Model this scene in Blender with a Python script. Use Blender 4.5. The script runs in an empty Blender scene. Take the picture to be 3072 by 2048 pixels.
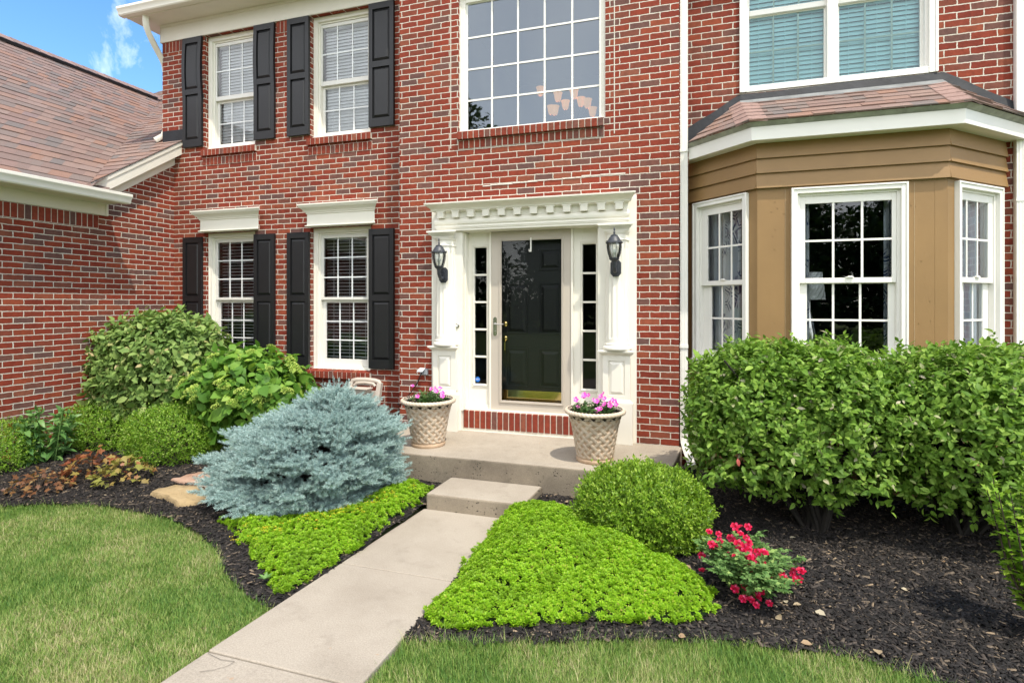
import bpy, math, random
import numpy as np
from mathutils import Vector, Matrix

random.seed(5)
rng = np.random.default_rng(11)
sc = bpy.context.scene
COL = sc.collection
R = math.radians

# ------------------------------------------------------------------ helpers
ORG = {}


def frame(p0, p1, z=0.0):
    """local x runs along a wall from p0 to p1, local y points into the wall, z is up"""
    d = Vector((p1[0] - p0[0], p1[1] - p0[1], 0)).normalized()
    n = Vector((-d.y, d.x, 0))
    m = Matrix.Identity(4)
    m.col[0][:3] = d
    m.col[1][:3] = n
    m.col[2][:3] = (0, 0, 1)
    m.col[3][:3] = (p0[0], p0[1], z)
    return m


class MB:
    def __init__(s, T=None):
        s.v, s.f, s.T = [], [], T

    def add(s, vs, fs):
        o = len(s.v)
        if s.T is not None:
            vs = [tuple(s.T @ Vector(p)) for p in vs]
        s.v += [tuple(p) for p in vs]
        s.f += [tuple(i + o for i in f) for f in fs]
        return s

    def box(s, x0, x1, y0, y1, z0, z1):
        return s.add([(x0, y0, z0), (x1, y0, z0), (x1, y1, z0), (x0, y1, z0),
                      (x0, y0, z1), (x1, y0, z1), (x1, y1, z1), (x0, y1, z1)],
                     [(0, 1, 5, 4), (1, 2, 6, 5), (2, 3, 7, 6), (3, 0, 4, 7), (4, 5, 6, 7), (3, 2, 1, 0)])

    def poly(s, pts):
        return s.add(pts, [tuple(range(len(pts)))])

    def prism(s, a, b):
        """two matching outlines joined into a closed solid"""
        n = len(a)
        fs = [tuple(range(n - 1, -1, -1)), tuple(range(n, 2 * n))]
        fs += [(i, (i + 1) % n, n + (i + 1) % n, n + i) for i in range(n)]
        return s.add(list(a) + list(b), fs)

    def mould(s, prof, xl, xr, Y, ret=1.0):
        """moulding along x: prof = [(protrusion, z)], ends return with the protrusion"""
        a = [(xl - p * ret, Y - p, z) for p, z in prof]
        b = [(xr + p * ret, Y - p, z) for p, z in prof]
        return s.prism(a, b)

    def tube(s, pts, r, n=8, caps=True):
        pts = [Vector(p) for p in pts]
        m = len(pts)
        rs = r if isinstance(r, (list, tuple)) else [r] * m
        vs, fs = [], []
        up = Vector((0, 0, 1))
        prev = None
        for i, p in enumerate(pts):
            t = (pts[min(i + 1, m - 1)] - pts[max(i - 1, 0)]).normalized()
            if prev is None:
                a = t.cross(up)
                if a.length < 1e-3:
                    a = t.cross(Vector((1, 0, 0)))
            else:
                a = prev - t * prev.dot(t)
            a.normalize()
            prev = a
            b = t.cross(a)
            for k in range(n):
                an = 2 * math.pi * k / n
                vs.append(p + (a * math.cos(an) + b * math.sin(an)) * rs[i])
        for i in range(m - 1):
            for k in range(n):
                k2 = (k + 1) % n
                fs.append((i * n + k, i * n + k2, (i + 1) * n + k2, (i + 1) * n + k))
        if caps:
            fs.append(tuple(range(n - 1, -1, -1)))
            fs.append(tuple((m - 1) * n + k for k in range(n)))
        return s.add(vs, fs)

    def lathe(s, prof, cx=0, cy=0, n=32, a0=0.0, a1=2 * math.pi, caps=True):
        full = abs(a1 - a0 - 2 * math.pi) < 1e-6
        m = n if full else n + 1
        vs, fs = [], []
        for r, z in prof:
            for k in range(m):
                a = a0 + (a1 - a0) * k / n
                vs.append((cx + r * math.cos(a), cy + r * math.sin(a), z))
        for i in range(len(prof) - 1):
            for k in range(n):
                k2 = (k + 1) % m
                fs.append((i * m + k, i * m + k2, (i + 1) * m + k2, (i + 1) * m + k))
        if full and caps:
            fs.append(tuple(range(m - 1, -1, -1)))
            fs.append(tuple((len(prof) - 1) * m + k for k in range(m)))
        return s.add(vs, fs)

    def build(s, name, mat, parent=None, smooth=None, bevel=0.0, seg=2):
        o = ORG.get(parent, Vector((0, 0, 0))) if parent else Vector((0, 0, 0))
        me = bpy.data.meshes.new(name)
        me.from_pydata([(p[0] - o.x, p[1] - o.y, p[2] - o.z) for p in s.v], [], s.f)
        me.validate()
        return link(name, me, mat, parent, smooth, bevel, seg)


def link(name, me, mat, parent=None, smooth=None, bevel=0.0, seg=2):
    ob = bpy.data.objects.new(name, me)
    COL.objects.link(ob)
    me.materials.append(mat)
    if smooth is not None:
        me.polygons.foreach_set('use_smooth', [True] * len(me.polygons))
        me.set_sharp_from_angle(angle=R(smooth))
    if bevel:
        b = ob.modifiers.new('edge', 'BEVEL')
        b.width, b.segments, b.limit_method, b.angle_limit = bevel, seg, 'ANGLE', R(40)
    if parent:
        ob.parent = parent
        ORG[ob] = ORG.get(parent, Vector((0, 0, 0)))
    return ob


def thing(name, label, cat, loc=(0, 0, 0), group=None):
    o = bpy.data.objects.new(name, None)
    o.empty_display_size = 0.1
    COL.objects.link(o)
    o.location = loc
    ORG[o] = Vector(loc)
    return tag(o, label, cat, group)


def tag(o, label, cat, group=None):
    o['label'] = label
    o['category'] = cat
    if group:
        o['group'] = group
    return o


def struct(o, kind='structure'):
    o['kind'] = kind
    return o


def dup(root, loc=None, label=None, rotz=None):
    def rec(o, par):
        c = o.copy()
        COL.objects.link(c)
        if par:
            c.parent = par
        for ch in list(o.children):
            rec(ch, c)
        return c
    r = rec(root, None)
    if loc is not None:
        r.location = loc
        ORG[r] = Vector(loc)
    if rotz is not None:
        r.rotation_euler.z = rotz
    if label:
        r['label'] = label
    return r


def np_mesh(name, V, F, mat, parent=None, smooth=False, attrs=None):
    """F: (m,k) array of k-gons (k constant)"""
    o = ORG.get(parent, Vector((0, 0, 0))) if parent else Vector((0, 0, 0))
    V = np.asarray(V, np.float32) - np.array(o, np.float32)
    F = np.asarray(F, np.int32)
    me = bpy.data.meshes.new(name)
    me.vertices.add(len(V))
    me.vertices.foreach_set('co', V.ravel())
    k = F.shape[1]
    me.loops.add(F.size)
    me.loops.foreach_set('vertex_index', F.ravel())
    me.polygons.add(len(F))
    me.polygons.foreach_set('loop_start', np.arange(0, F.size, k, dtype=np.int32))
    if smooth:
        me.polygons.foreach_set('use_smooth', np.ones(len(F), bool))
    for an, av in (attrs or {}).items():
        at = me.attributes.new(an, 'FLOAT', 'POINT')
        at.data.foreach_set('value', np.asarray(av, np.float32))
    me.update(calc_edges=True)
    return link(name, me, mat, parent)


def nrm(a):
    return a / np.maximum(np.linalg.norm(a, axis=-1, keepdims=True), 1e-9)


def inst(tv, tf, P, D, N, S, W=None):
    """place template (x width, y along D, z along N) at each P with scale S (and width W)"""
    D = nrm(D)
    Z = nrm(N - (N * D).sum(-1, keepdims=True) * D)
    X = np.cross(D, Z)
    S = np.asarray(S).reshape(-1, 1, 1) * np.ones((len(P), 1, 1))
    W = S if W is None else np.asarray(W).reshape(-1, 1, 1)
    V = P[:, None] + W * tv[None, :, 0:1] * X[:, None] + S * tv[None, :, 1:2] * D[:, None] + S * tv[None, :, 2:3] * Z[:, None]
    F = tf[None] + (np.arange(len(P)) * len(tv))[:, None, None]
    return V.reshape(-1, 3), F.reshape(-1, tf.shape[1])


def cat(parts):
    vs, fs, o = [], [], 0
    for v, f in parts:
        vs.append(v)
        fs.append(f + o)
        o += len(v)
    return np.concatenate(vs), np.concatenate(fs)


def leaf8(w=.5, fold=.12, droop=.15, mid=.38):
    v = np.array([(0, 0, 0), (-w * .44, .28, fold * .8), (0, .3, 0.02), (w * .44, .28, fold * .8),
                  (-w * .42, .64, fold * .7 - droop * .4), (0, .64, -droop * .35), (w * .42, .64, fold * .7 - droop * .4), (0, 1, -droop)], float)
    f = np.array([(0, 3, 2), (0, 2, 1), (1, 2, 5), (1, 5, 4), (2, 3, 6), (2, 6, 5), (4, 5, 7), (5, 6, 7)])
    return v, f


def leaf5(w=.5, fold=.1, droop=.1):
    v = np.array([(0, 0, 0), (w / 2, .45, fold), (0, 1, -droop), (-w / 2, .45, fold), (0, .45, 0)], float)
    f = np.array([(0, 1, 4), (4, 1, 2), (0, 4, 3), (4, 2, 3)])
    return v, f


def rnd(n, s=1.0):
    return rng.normal(0, s, (n, 3))


def inside(P, poly):
    x, y = P[:, 0], P[:, 1]
    c = np.zeros(len(P), bool)
    n = len(poly)
    for i in range(n):
        (x1, y1), (x2, y2) = poly[i], poly[(i + 1) % n]
        if y1 == y2:
            continue
        t = ((y1 > y) != (y2 > y)) & (x < (x2 - x1) * (y - y1) / (y2 - y1) + x1)
        c ^= t
    return c


def edge_dist(P, poly, closed=True):
    d = np.full(len(P), 9.0)
    n = len(poly)
    for i in range(n if closed else n - 1):
        a, b = np.array(poly[i]), np.array(poly[(i + 1) % n])
        ab = b - a
        t = np.clip(((P[:, :2] - a) @ ab) / max(ab @ ab, 1e-9), 0, 1)
        d = np.minimum(d, np.linalg.norm(P[:, :2] - a - t[:, None] * ab, axis=1))
    return d


def fbm(x, y, s=1.0, seed=0):
    r = np.random.default_rng(seed)
    out = 0
    for k in range(5):
        a, b, c, d = r.uniform(-1, 1, 4) * s * (1.6 ** k) * 2
        e, g = r.uniform(0, 6.28, 2)
        out = out + np.sin(a * x + b * y + e + 1.3 * np.sin(c * x + d * y + g)) / (1.4 ** k)
    return out / 2.2


# ------------------------------------------------------------------ materials
def M(name):
    m = bpy.data.materials.new(name)
    m.use_nodes = True
    n, l = m.node_tree.nodes, m.node_tree.links
    return m, n, l, n['Principled BSDF'], n['Material Output']


def node(n, typ, **kw):
    x = n.new(typ)
    for k, v in kw.items():
        if k in x.inputs.keys():
            x.inputs[k].default_value = v
        else:
            setattr(x, k, v)
    return x


def ramp(n, stops, interp='LINEAR'):
    r = n.new('ShaderNodeValToRGB')
    r.color_ramp.interpolation = interp
    e = r.color_ramp.elements
    while len(e) < len(stops):
        e.new(0.5)
    for i, (p, c) in enumerate(stops):
        e[i].position = p
        e[i].color = (*c, 1)
    return r


def mixc(n, l, fac, a, b, mode='MIX'):
    m = n.new('ShaderNodeMix')
    m.data_type = 'RGBA'
    m.blend_type = mode
    for s, v in ((0, fac), (6, a), (7, b)):
        if hasattr(v, 'is_linked'):
            l.new(v, m.inputs[s])
        else:
            m.inputs[s].default_value = v if s == 0 else (*v, 1)
    return m.outputs[2]


def math_(n, l, op, a, b=0.0):
    m = n.new('ShaderNodeMath')
    m.operation = op
    for s, v in ((0, a), (1, b)):
        if hasattr(v, 'is_linked'):
            l.new(v, m.inputs[s])
        else:
            m.inputs[s].default_value = v
    return m.outputs[0]


def pos(n):
    return n.new('ShaderNodeNewGeometry').outputs['Position']


def noise(n, l, vec, scale, detail=4, rough=.6):
    x = node(n, 'ShaderNodeTexNoise', Scale=scale, Detail=detail, Roughness=rough)
    l.new(vec, x.inputs['Vector'])
    return x.outputs['Fac']


def bump(n, l, b, h, dist, strength=1.0):
    x = node(n, 'ShaderNodeBump', Distance=dist, Strength=strength)
    l.new(h, x.inputs['Height'])
    l.new(x.outputs[0], b.inputs['Normal'])


def paint(name, c, rough=.5, var=.06, scale=6, bdist=0.0, bscale=150, metal=0.0, c2=None):
    m, n, l, b, o = M(name)
    p = pos(n)
    f = noise(n, l, p, scale)
    dark = c2 or tuple(x * (1 - 2.2 * var) for x in c)
    r = ramp(n, [(.3, dark), (.65, c)])
    l.new(f, r.inputs[0])
    l.new(r.outputs[0], b.inputs['Base Color'])
    b.inputs['Roughness'].default_value = rough
    b.inputs['Metallic'].default_value = metal
    if bdist:
        bump(n, l, b, noise(n, l, p, bscale), bdist)
    return m


def leafmat(name, stops, trans=.35, rough=.42, spec=.35, patch=None):
    m, n, l, b, o = M(name)
    g = n.new('ShaderNodeNewGeometry')
    r = ramp(n, stops)
    l.new(g.outputs['Random Per Island'], r.inputs[0])
    c = r.outputs[0]
    if patch:
        sc_, lo, hi, col2 = patch
        f = noise(n, l, g.outputs['Position'], sc_, 3)
        mr = node(n, 'ShaderNodeMapRange')
        mr.inputs[1].default_value, mr.inputs[2].default_value = lo, hi
        l.new(f, mr.inputs[0])
        c = mixc(n, l, mr.outputs[0], c, col2)
    l.new(c, b.inputs['Base Color'])
    b.inputs['Roughness'].default_value = rough
    b.inputs['Specular IOR Level'].default_value = spec
    t = n.new('ShaderNodeBsdfTranslucent')
    l.new(mixc(n, l, .5, c, (.9, 1, .35), 'MULTIPLY'), t.inputs[0])
    mx = n.new('ShaderNodeMixShader')
    mx.inputs[0].default_value = trans
    l.new(b.outputs[0], mx.inputs[1])
    l.new(t.outputs[0], mx.inputs[2])
    l.new(mx.outputs[0], o.inputs[0])
    return m


BRICK_STOPS = [(0, (.125, .064, .056)), (.09, (.155, .070, .055)), (.17, (.185, .057, .036)), (.25, (.215, .045, .025)), (.45, (.245, .042, .021)), (.62, (.19, .033, .019)), (.76, (.225, .038, .020)), (.90, (.275, .062, .029)), (1, (.225, .076, .046))]
MORTAR = (.66, .61, .52)


def brickmat():
    m, n, l, b, o = M('red_brick')
    g = n.new('ShaderNodeNewGeometry')
    s = n.new('ShaderNodeSeparateXYZ')
    l.new(g.outputs['Position'], s.inputs[0])
    sn = n.new('ShaderNodeSeparateXYZ')
    l.new(g.outputs['True Normal'], sn.inputs[0])
    side = math_(n, l, 'GREATER_THAN', math_(n, l, 'ABSOLUTE', sn.outputs[0]), .5)
    mx = n.new('ShaderNodeMix')
    l.new(side, mx.inputs[0])
    l.new(s.outputs[0], mx.inputs[2])
    l.new(s.outputs[1], mx.inputs[3])
    u = math_(n, l, 'ADD', mx.outputs[0], 40.0)
    v = math_(n, l, 'ADD', s.outputs[2], 20 * .0677 - .31)
    cb = n.new('ShaderNodeCombineXYZ')
    l.new(u, cb.inputs[0])
    l.new(v, cb.inputs[1])
    nz = node(n, 'ShaderNodeTexNoise', Scale=16, Detail=5, Roughness=.7)
    l.new(g.outputs['Position'], nz.inputs['Vector'])
    sub = n.new('ShaderNodeVectorMath')
    sub.operation = 'SUBTRACT'
    l.new(nz.outputs['Color'], sub.inputs[0])
    sub.inputs[1].default_value = (.5, .5, .5)
    sca = n.new('ShaderNodeVectorMath')
    sca.operation = 'MULTIPLY'
    l.new(sub.outputs[0], sca.inputs[0])
    sca.inputs[1].default_value = (.026, .017, 0)
    ad = n.new('ShaderNodeVectorMath')
    l.new(cb.outputs[0], ad.inputs[0])
    l.new(sca.outputs[0], ad.inputs[1])
    bt = node(n, 'ShaderNodeTexBrick', Scale=1.0, offset=.5)
    bt.inputs['Color1'].default_value = (0, 0, 0, 1)
    bt.inputs['Color2'].default_value = (1, 1, 1, 1)
    bt.inputs['Mortar'].default_value = (0, 0, 0, 1)
    bt.inputs['Mortar Size'].default_value = .0054
    bt.inputs['Mortar Smooth'].default_value = .25
    bt.inputs['Brick Width'].default_value = .2032
    bt.inputs['Row Height'].default_value = .0677
    l.new(ad.outputs[0], bt.inputs['Vector'])
    r = ramp(n, BRICK_STOPS)
    l.new(bt.outputs['Color'], r.inputs[0])
    f1 = noise(n, l, g.outputs['Position'], 22, 6, .75)
    mr = node(n, 'ShaderNodeMapRange')
    mr.inputs[1].default_value, mr.inputs[2].default_value = .3, .7
    mr.inputs[3].default_value, mr.inputs[4].default_value = .72, 1.22
    l.new(f1, mr.inputs[0])
    vm = n.new('ShaderNodeVectorMath')
    vm.operation = 'SCALE'
    l.new(r.outputs[0], vm.inputs[0])
    l.new(mr.outputs[0], vm.inputs['Scale'])
    big = ramp(n, [(.3, (.80, .80, .82)), (.7, (1.12, 1.1, 1.08))])
    l.new(noise(n, l, g.outputs['Position'], 1.4, 5, .65), big.inputs[0])
    wea = mixc(n, l, 1.0, vm.outputs[0], big.outputs[0], 'MULTIPLY')
    f2 = noise(n, l, g.outputs['Position'], 60, 4, .7)
    rm = ramp(n, [(.3, tuple(c * .78 for c in MORTAR)), (.6, MORTAR), (.8, (.68, .64, .56))])
    l.new(f2, rm.inputs[0])
    l.new(mixc(n, l, bt.outputs['Fac'], wea, rm.outputs[0]), b.inputs['Base Color'])
    b.inputs['Roughness'].default_value = .85
    b.inputs['Specular IOR Level'].default_value = .25
    inv = math_(n, l, 'SUBTRACT', 1.0, bt.outputs['Fac'])
    h = math_(n, l, 'ADD', inv, math_(n, l, 'MULTIPLY', math_(n, l, 'ADD', f2, f1), .28))
    bump(n, l, b, h, .007, 1.0)
    return m


def islandmat(name, stops, rough=.8, bdist=.004, bscale=60, nvar=(.7, 1.2), nscale=25, spec=.3):
    m, n, l, b, o = M(name)
    g = n.new('ShaderNodeNewGeometry')
    r = ramp(n, stops)
    l.new(g.outputs['Random Per Island'], r.inputs[0])
    f1 = noise(n, l, g.outputs['Position'], nscale, 5, .7)
    mr = node(n, 'ShaderNodeMapRange')
    mr.inputs[1].default_value, mr.inputs[2].default_value = .3, .7
    mr.inputs[3].default_value, mr.inputs[4].default_value = nvar
    l.new(f1, mr.inputs[0])
    vm = n.new('ShaderNodeVectorMath')
    vm.operation = 'SCALE'
    l.new(r.outputs[0], vm.inputs[0])
    l.new(mr.outputs[0], vm.inputs['Scale'])
    l.new(vm.outputs[0], b.inputs['Base Color'])
    b.inputs['Roughness'].default_value = rough
    b.inputs['Specular IOR Level'].default_value = spec
    if bdist:
        bump(n, l, b, noise(n, l, g.outputs['Position'], bscale, 5, .7), bdist)
    return m


def shinglemat():
    m, n, l, b, o = M('roof_shingles')
    uv = n.new('ShaderNodeUVMap')
    bt = node(n, 'ShaderNodeTexBrick', Scale=1.0, offset=.37)
    bt.offset_frequency = 2
    bt.inputs['Color1'].default_value = (0, 0, 0, 1)
    bt.inputs['Color2'].default_value = (1, 1, 1, 1)
    bt.inputs['Mortar'].default_value = (.5, .5, .5, 1)
    bt.inputs['Mortar Size'].default_value = .0
    bt.inputs['Brick Width'].default_value = .27
    bt.inputs['Row Height'].default_value = 1.0
    l.new(uv.outputs[0], bt.inputs['Vector'])
    r = ramp(n, [(0, (.175, .15, .14)), (.2, (.215, .165, .145)), (.42, (.225, .15, .128)), (.6, (.265, .19, .163)), (.8, (.265, .172, .138)), (.93, (.28, .165, .122)), (1, (.225, .165, .155))])
    l.new(bt.outputs['Color'], r.inputs[0])
    p = pos(n)
    f = noise(n, l, p, 260, 3, .8)
    rg = ramp(n, [(.3, (.62, .62, .62)), (.72, (1.25, 1.25, 1.25))])
    l.new(f, rg.inputs[0])
    l.new(mixc(n, l, 1.0, r.outputs[0], rg.outputs[0], 'MULTIPLY'), b.inputs['Base Color'])
    b.inputs['Roughness'].default_value = .92
    b.inputs['Specular IOR Level'].default_value = .2
    bump(n, l, b, f, .003)
    return m


def concrete(name, c, c2, stain, pits=False):
    m, n, l, b, o = M(name)
    p = pos(n)
    r = ramp(n, [(.32, c2), (.6, c)])
    l.new(noise(n, l, p, 1.6, 7, .62), r.inputs[0])
    fine = noise(n, l, p, 130, 6, .85)
    rf = ramp(n, [(.30, (.62, .62, .62)), (.70, (1.26, 1.26, 1.26))])
    l.new(fine, rf.inputs[0])
    col = mixc(n, l, 1.0, r.outputs[0], rf.outputs[0], 'MULTIPLY')
    st = ramp(n, [(.55, (0, 0, 0)), (.75, (1, 1, 1))])
    l.new(noise(n, l, p, 5.5, 6, .7), st.inputs[0])
    col = mixc(n, l, math_(n, l, 'MULTIPLY', st.outputs[0], .55), col, stain)
    h = fine
    if pits:
        v = node(n, 'ShaderNodeTexVoronoi', Scale=42)
        l.new(p, v.inputs['Vector'])
        pr = ramp(n, [(.16, (1, 1, 1)), (.28, (0, 0, 0))])
        l.new(v.outputs['Distance'], pr.inputs[0])
        pk = ramp(n, [(.52, (0, 0, 0)), (.58, (1, 1, 1))])
        l.new(noise(n, l, p, 9, 2), pk.inputs[0])
        pm = math_(n, l, 'MULTIPLY', pr.outputs[0], pk.outputs[0])
        col = mixc(n, l, pm, col, (.06, .055, .045))
        h = math_(n, l, 'SUBTRACT', fine, math_(n, l, 'MULTIPLY', pm, 3))
    else:
        rk = ramp(n, [(.735, (0, 0, 0)), (.76, (1, 1, 1))])
        l.new(noise(n, l, p, 9, 2), rk.inputs[0])
        col = mixc(n, l, math_(n, l, 'MULTIPLY', rk.outputs[0], .35), col, (.45, .22, .08))
    l.new(col, b.inputs['Base Color'])
    b.inputs['Roughness'].default_value = .88
    b.inputs['Specular IOR Level'].default_value = .25
    bump(n, l, b, h, .0022)
    return m


def glassmat(name, tint=(.92, .95, .95), refl=.22, rtint=(1, 1, 1)):
    m, n, l, b, o = M(name)
    n.remove(b)
    t = n.new('ShaderNodeBsdfTransparent')
    t.inputs[0].default_value = (*tint, 1)
    gl = n.new('ShaderNodeBsdfGlossy')
    gl.inputs['Roughness'].default_value = 0.0
    gl.inputs[0].default_value = (*rtint, 1)
    p = pos(n)
    bp = node(n, 'ShaderNodeBump', Distance=.02, Strength=.06)
    l.new(noise(n, l, p, 2.2, 1), bp.inputs['Height'])
    l.new(bp.outputs[0], gl.inputs['Normal'])
    fr = node(n, 'ShaderNodeFresnel', IOR=1.5)
    k = math_(n, l, 'MINIMUM', math_(n, l, 'ADD', math_(n, l, 'MULTIPLY', fr.outputs[0], 1.4), refl - .056), 1.0)
    mx = n.new('ShaderNodeMixShader')
    l.new(k, mx.inputs[0])
    l.new(t.outputs[0], mx.inputs[1])
    l.new(gl.outputs[0], mx.inputs[2])
    l.new(mx.outputs[0], o.inputs[0])
    return m


def emit(name, c, s):
    m, n, l, b, o = M(name)
    b.inputs['Base Color'].default_value = (*c, 1)
    b.inputs['Emission Color'].default_value = (*c, 1)
    b.inputs['Emission Strength'].default_value = s
    return m


BRICK = brickmat()
BRICKI = islandmat('loose_brick', BRICK_STOPS, .85, .004, 60)
MORT = paint('mortar', MORTAR, .9, .1, 40, .003, 120)
WHITE = paint('white_trim_paint', (.80, .77, .68), .45, .02, 3)
WHITE2 = paint('bright_white_trim', (.82, .80, .745), .45, .02, 3)
SASH = paint('window_vinyl', (.74, .72, .67), .4, .02, 3)
GRID = paint('window_grille', (.80, .82, .82), .4, .02, 3)
CREAM = paint('cream_fascia_paint', (.74, .70, .61), .5, .03, 3)
BLACKSH = paint('black_shutter_vinyl', (.0085, .0088, .0105), .5, .08, 10, .0006, 300)
TAN = paint('tan_siding_paint', (.28, .165, .062), .55, .05, 2.5, .001, 220)
TAUPE = paint('taupe_storm_door', (.50, .445, .375), .42, .02, 4)
DOORBLK = paint('black_door_paint', (.008, .0083, .008), .5, .05, 5)
BRASS = paint('polished_brass', (.80, .58, .22), .07, .05, 4, metal=1.0)
CHROME = paint('brushed_nickel', (.62, .60, .56), .22, .05, 30, metal=1.0)
LANT = paint('dark_grey_lantern_metal', (.045, .05, .062), .45, .2, 40, .001, 200)
FLASH = paint('dark_metal_flashing', (.011, .013, .018), .6, .25, 6, .006, 9)
DRIP = paint('weathered_drip_edge', (.40, .41, .36), .6, .2, 8)
SHING = shinglemat()
CONC = concrete('walk_concrete', (.40, .348, .28), (.325, .278, .22), (.22, .185, .145))
CONCF = concrete('formed_concrete', (.31, .26, .195), (.18, .15, .115), (.085, .072, .056), True)
GLASS = glassmat('window_glass', refl=.075)
GLASSB = glassmat('sky_reflecting_glass', refl=.155, rtint=(.80, .90, 1.0))
GLASSU = glassmat('coated_upper_glass', tint=(.74, .93, .96), refl=.07, rtint=(.8, .93, 1))
GLASSD = glassmat('storm_door_glass', refl=.03)
ROOM = paint('interior_wall', (.26, .25, .24), .8, .05, 2)
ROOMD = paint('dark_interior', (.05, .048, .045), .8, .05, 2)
BLIND = paint('white_blind_slats', (.82, .82, .84), .5, .02, 4)
BLINDT = paint('reflection_tinted_slats', (.80, .93, .90), .5, .02, 4)  # white slats, with the glass's blue-green reflection and tint put into their colour
SOIL = paint('potting_soil', (.03, .02, .014), .95, .3, 60, .01, 80)

# ------------------------------------------------------------------ camera, sky, sun
CAM = (0, -5.82, 1.75)
cam = bpy.data.objects.new('camera', bpy.data.cameras.new('camera'))
COL.objects.link(cam)
cam.location = CAM
cam.rotation_euler = (R(90), 0, R(17.69))
cam.data.sensor_width = 36
cam.data.lens = 1659 / 3072 * 36
cam.data.shift_y = -114 / 3072
cam.data.clip_start, cam.data.clip_end = .05, 3000
sc.camera = cam

EL, AZ = R(63), R(49)          # sun height, and its bearing from the street side towards +X
sv = Vector((math.sin(AZ) * math.cos(EL), -math.cos(AZ) * math.cos(EL), math.sin(EL)))
sun = bpy.data.objects.new('sun', bpy.data.lights.new('sun', 'SUN'))
COL.objects.link(sun)
sun.data.energy, sun.data.angle, sun.data.color = 2.3, R(.6), (1, .93, .80)
sun.rotation_euler = sv.to_track_quat('Z', 'Y').to_euler()
sun.location = (4, -8, 12)

w = bpy.data.worlds.new('World')
sc.world = w
w.use_nodes = True
n, l = w.node_tree.nodes, w.node_tree.links
sky = node(n, 'ShaderNodeTexSky', sky_type='NISHITA', sun_disc=False, sun_elevation=EL, sun_rotation=math.pi - AZ,
           air_density=1.0, dust_density=.3, ozone_density=1.6)
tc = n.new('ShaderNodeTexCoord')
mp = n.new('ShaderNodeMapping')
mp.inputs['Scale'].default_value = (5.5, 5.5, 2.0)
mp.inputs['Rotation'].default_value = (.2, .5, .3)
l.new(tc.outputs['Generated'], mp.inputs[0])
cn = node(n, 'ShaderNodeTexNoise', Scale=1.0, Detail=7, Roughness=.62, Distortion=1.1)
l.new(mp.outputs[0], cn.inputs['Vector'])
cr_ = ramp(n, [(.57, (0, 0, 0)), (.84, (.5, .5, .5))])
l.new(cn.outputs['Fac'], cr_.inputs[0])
hs = node(n, 'ShaderNodeHueSaturation', Saturation=1.25, Value=1.0)
l.new(sky.outputs[0], hs.inputs['Color'])
# bright haze added on the street side as neutral fill light, clear blue behind the house
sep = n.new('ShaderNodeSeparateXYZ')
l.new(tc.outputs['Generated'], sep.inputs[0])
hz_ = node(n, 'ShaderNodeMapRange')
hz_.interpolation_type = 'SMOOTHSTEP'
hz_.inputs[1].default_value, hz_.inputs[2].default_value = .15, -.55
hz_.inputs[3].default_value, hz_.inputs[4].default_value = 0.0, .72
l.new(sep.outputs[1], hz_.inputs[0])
fill_veil = math_(n, l, 'MULTIPLY', hz_.outputs[0], math_(n, l, 'ADD', math_(n, l, 'MULTIPLY', cn.outputs['Fac'], .5), .75))
cl = mixc(n, l, math_(n, l, 'MAXIMUM', cr_.outputs[0], fill_veil), hs.outputs[0], (10.5, 10.3, 10.0))
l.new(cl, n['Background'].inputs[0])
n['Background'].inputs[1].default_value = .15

sc.view_settings.view_transform = 'Standard'
sc.view_settings.look = 'None'
sc.view_settings.exposure = 1.0
sc.view_settings.gamma = 1
sc.cycles.max_bounces = 8
sc.cycles.transparent_max_bounces = 12
sc.cycles.use_denoising = True

# ------------------------------------------------------------------ HOUSE
YL = .3
house = thing('house', 'two storey red brick house with black shutters, white trimmed entrance and tan bay window', 'house', (-2, 0, 0))


def wallgrid(mb, T, x0, x1, z0, z1, holes, rev=.1):
    """flat wall (local x,z at y=0) with rectangular openings and brick returns"""
    xs = sorted({x0, x1, *[h[0] for h in holes], *[h[1] for h in holes]})
    zs = sorted({z0, z1, *[h[2] for h in holes], *[h[3] for h in holes]})
    mb.T = T
    for i in range(len(xs) - 1):
        for j in range(len(zs) - 1):
            cx, cz = (xs[i] + xs[i + 1]) / 2, (zs[j] + zs[j + 1]) / 2
            if any(h[0] < cx < h[1] and h[2] < cz < h[3] for h in holes):
                continue
            mb.poly([(xs[i], 0, zs[j]), (xs[i + 1], 0, zs[j]), (xs[i + 1], 0, zs[j + 1]), (xs[i], 0, zs[j + 1])])
    for a, b, c, d in holes:
        mb.poly([(a, 0, c), (a, rev, c), (a, rev, d), (a, 0, d)])
        mb.poly([(b, rev, c), (b, 0, c), (b, 0, d), (b, rev, d)])
        mb.poly([(a, 0, d), (a, rev, d), (b, rev, d), (b, 0, d)])
        mb.poly([(a, 0, c), (b, 0, c), (b, rev, c), (a, rev, c)])


TL = frame((0, YL), (1, YL))
TE = frame((0, 0), (1, 0))
UA, UB = (-6.51, -5.63), (-4.735, -3.835)
mb = MB()
wallgrid(mb, TL, -7.29, -3.249, -.1, 5.60, [(*UA, 3.92, 5.53), (*UB, 3.92, 5.53), (*UA, .885, 2.74), (*UB, .885, 2.74)])
mb.build('brick_wall', BRICK, house)
mb = MB()
wallgrid(mb, TE, -3.249, -.09, -.1, 6.6, [(-2.5, -.83, 3.69, 5.25), (-2.46, -.885, .31, 2.57)])
mb.T = None
mb.poly([(-3.249, .3, -.1), (-3.249, 0, -.1), (-3.249, 0, 6.6), (-3.249, .3, 6.6)])
mb.poly([(-.09, 0, -.1), (-.09, .3, -.1), (-.09, .3, 6.6), (-.09, 0, 6.6)])
mb.build('brick_wall', BRICK, house)
mb = MB()
wallgrid(mb, TL, -.09, 4.6, -.1, 6.6, [(.51, 2.205, 3.91, 5.55), (.06, 2.64, .3, 3.1)])
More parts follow.
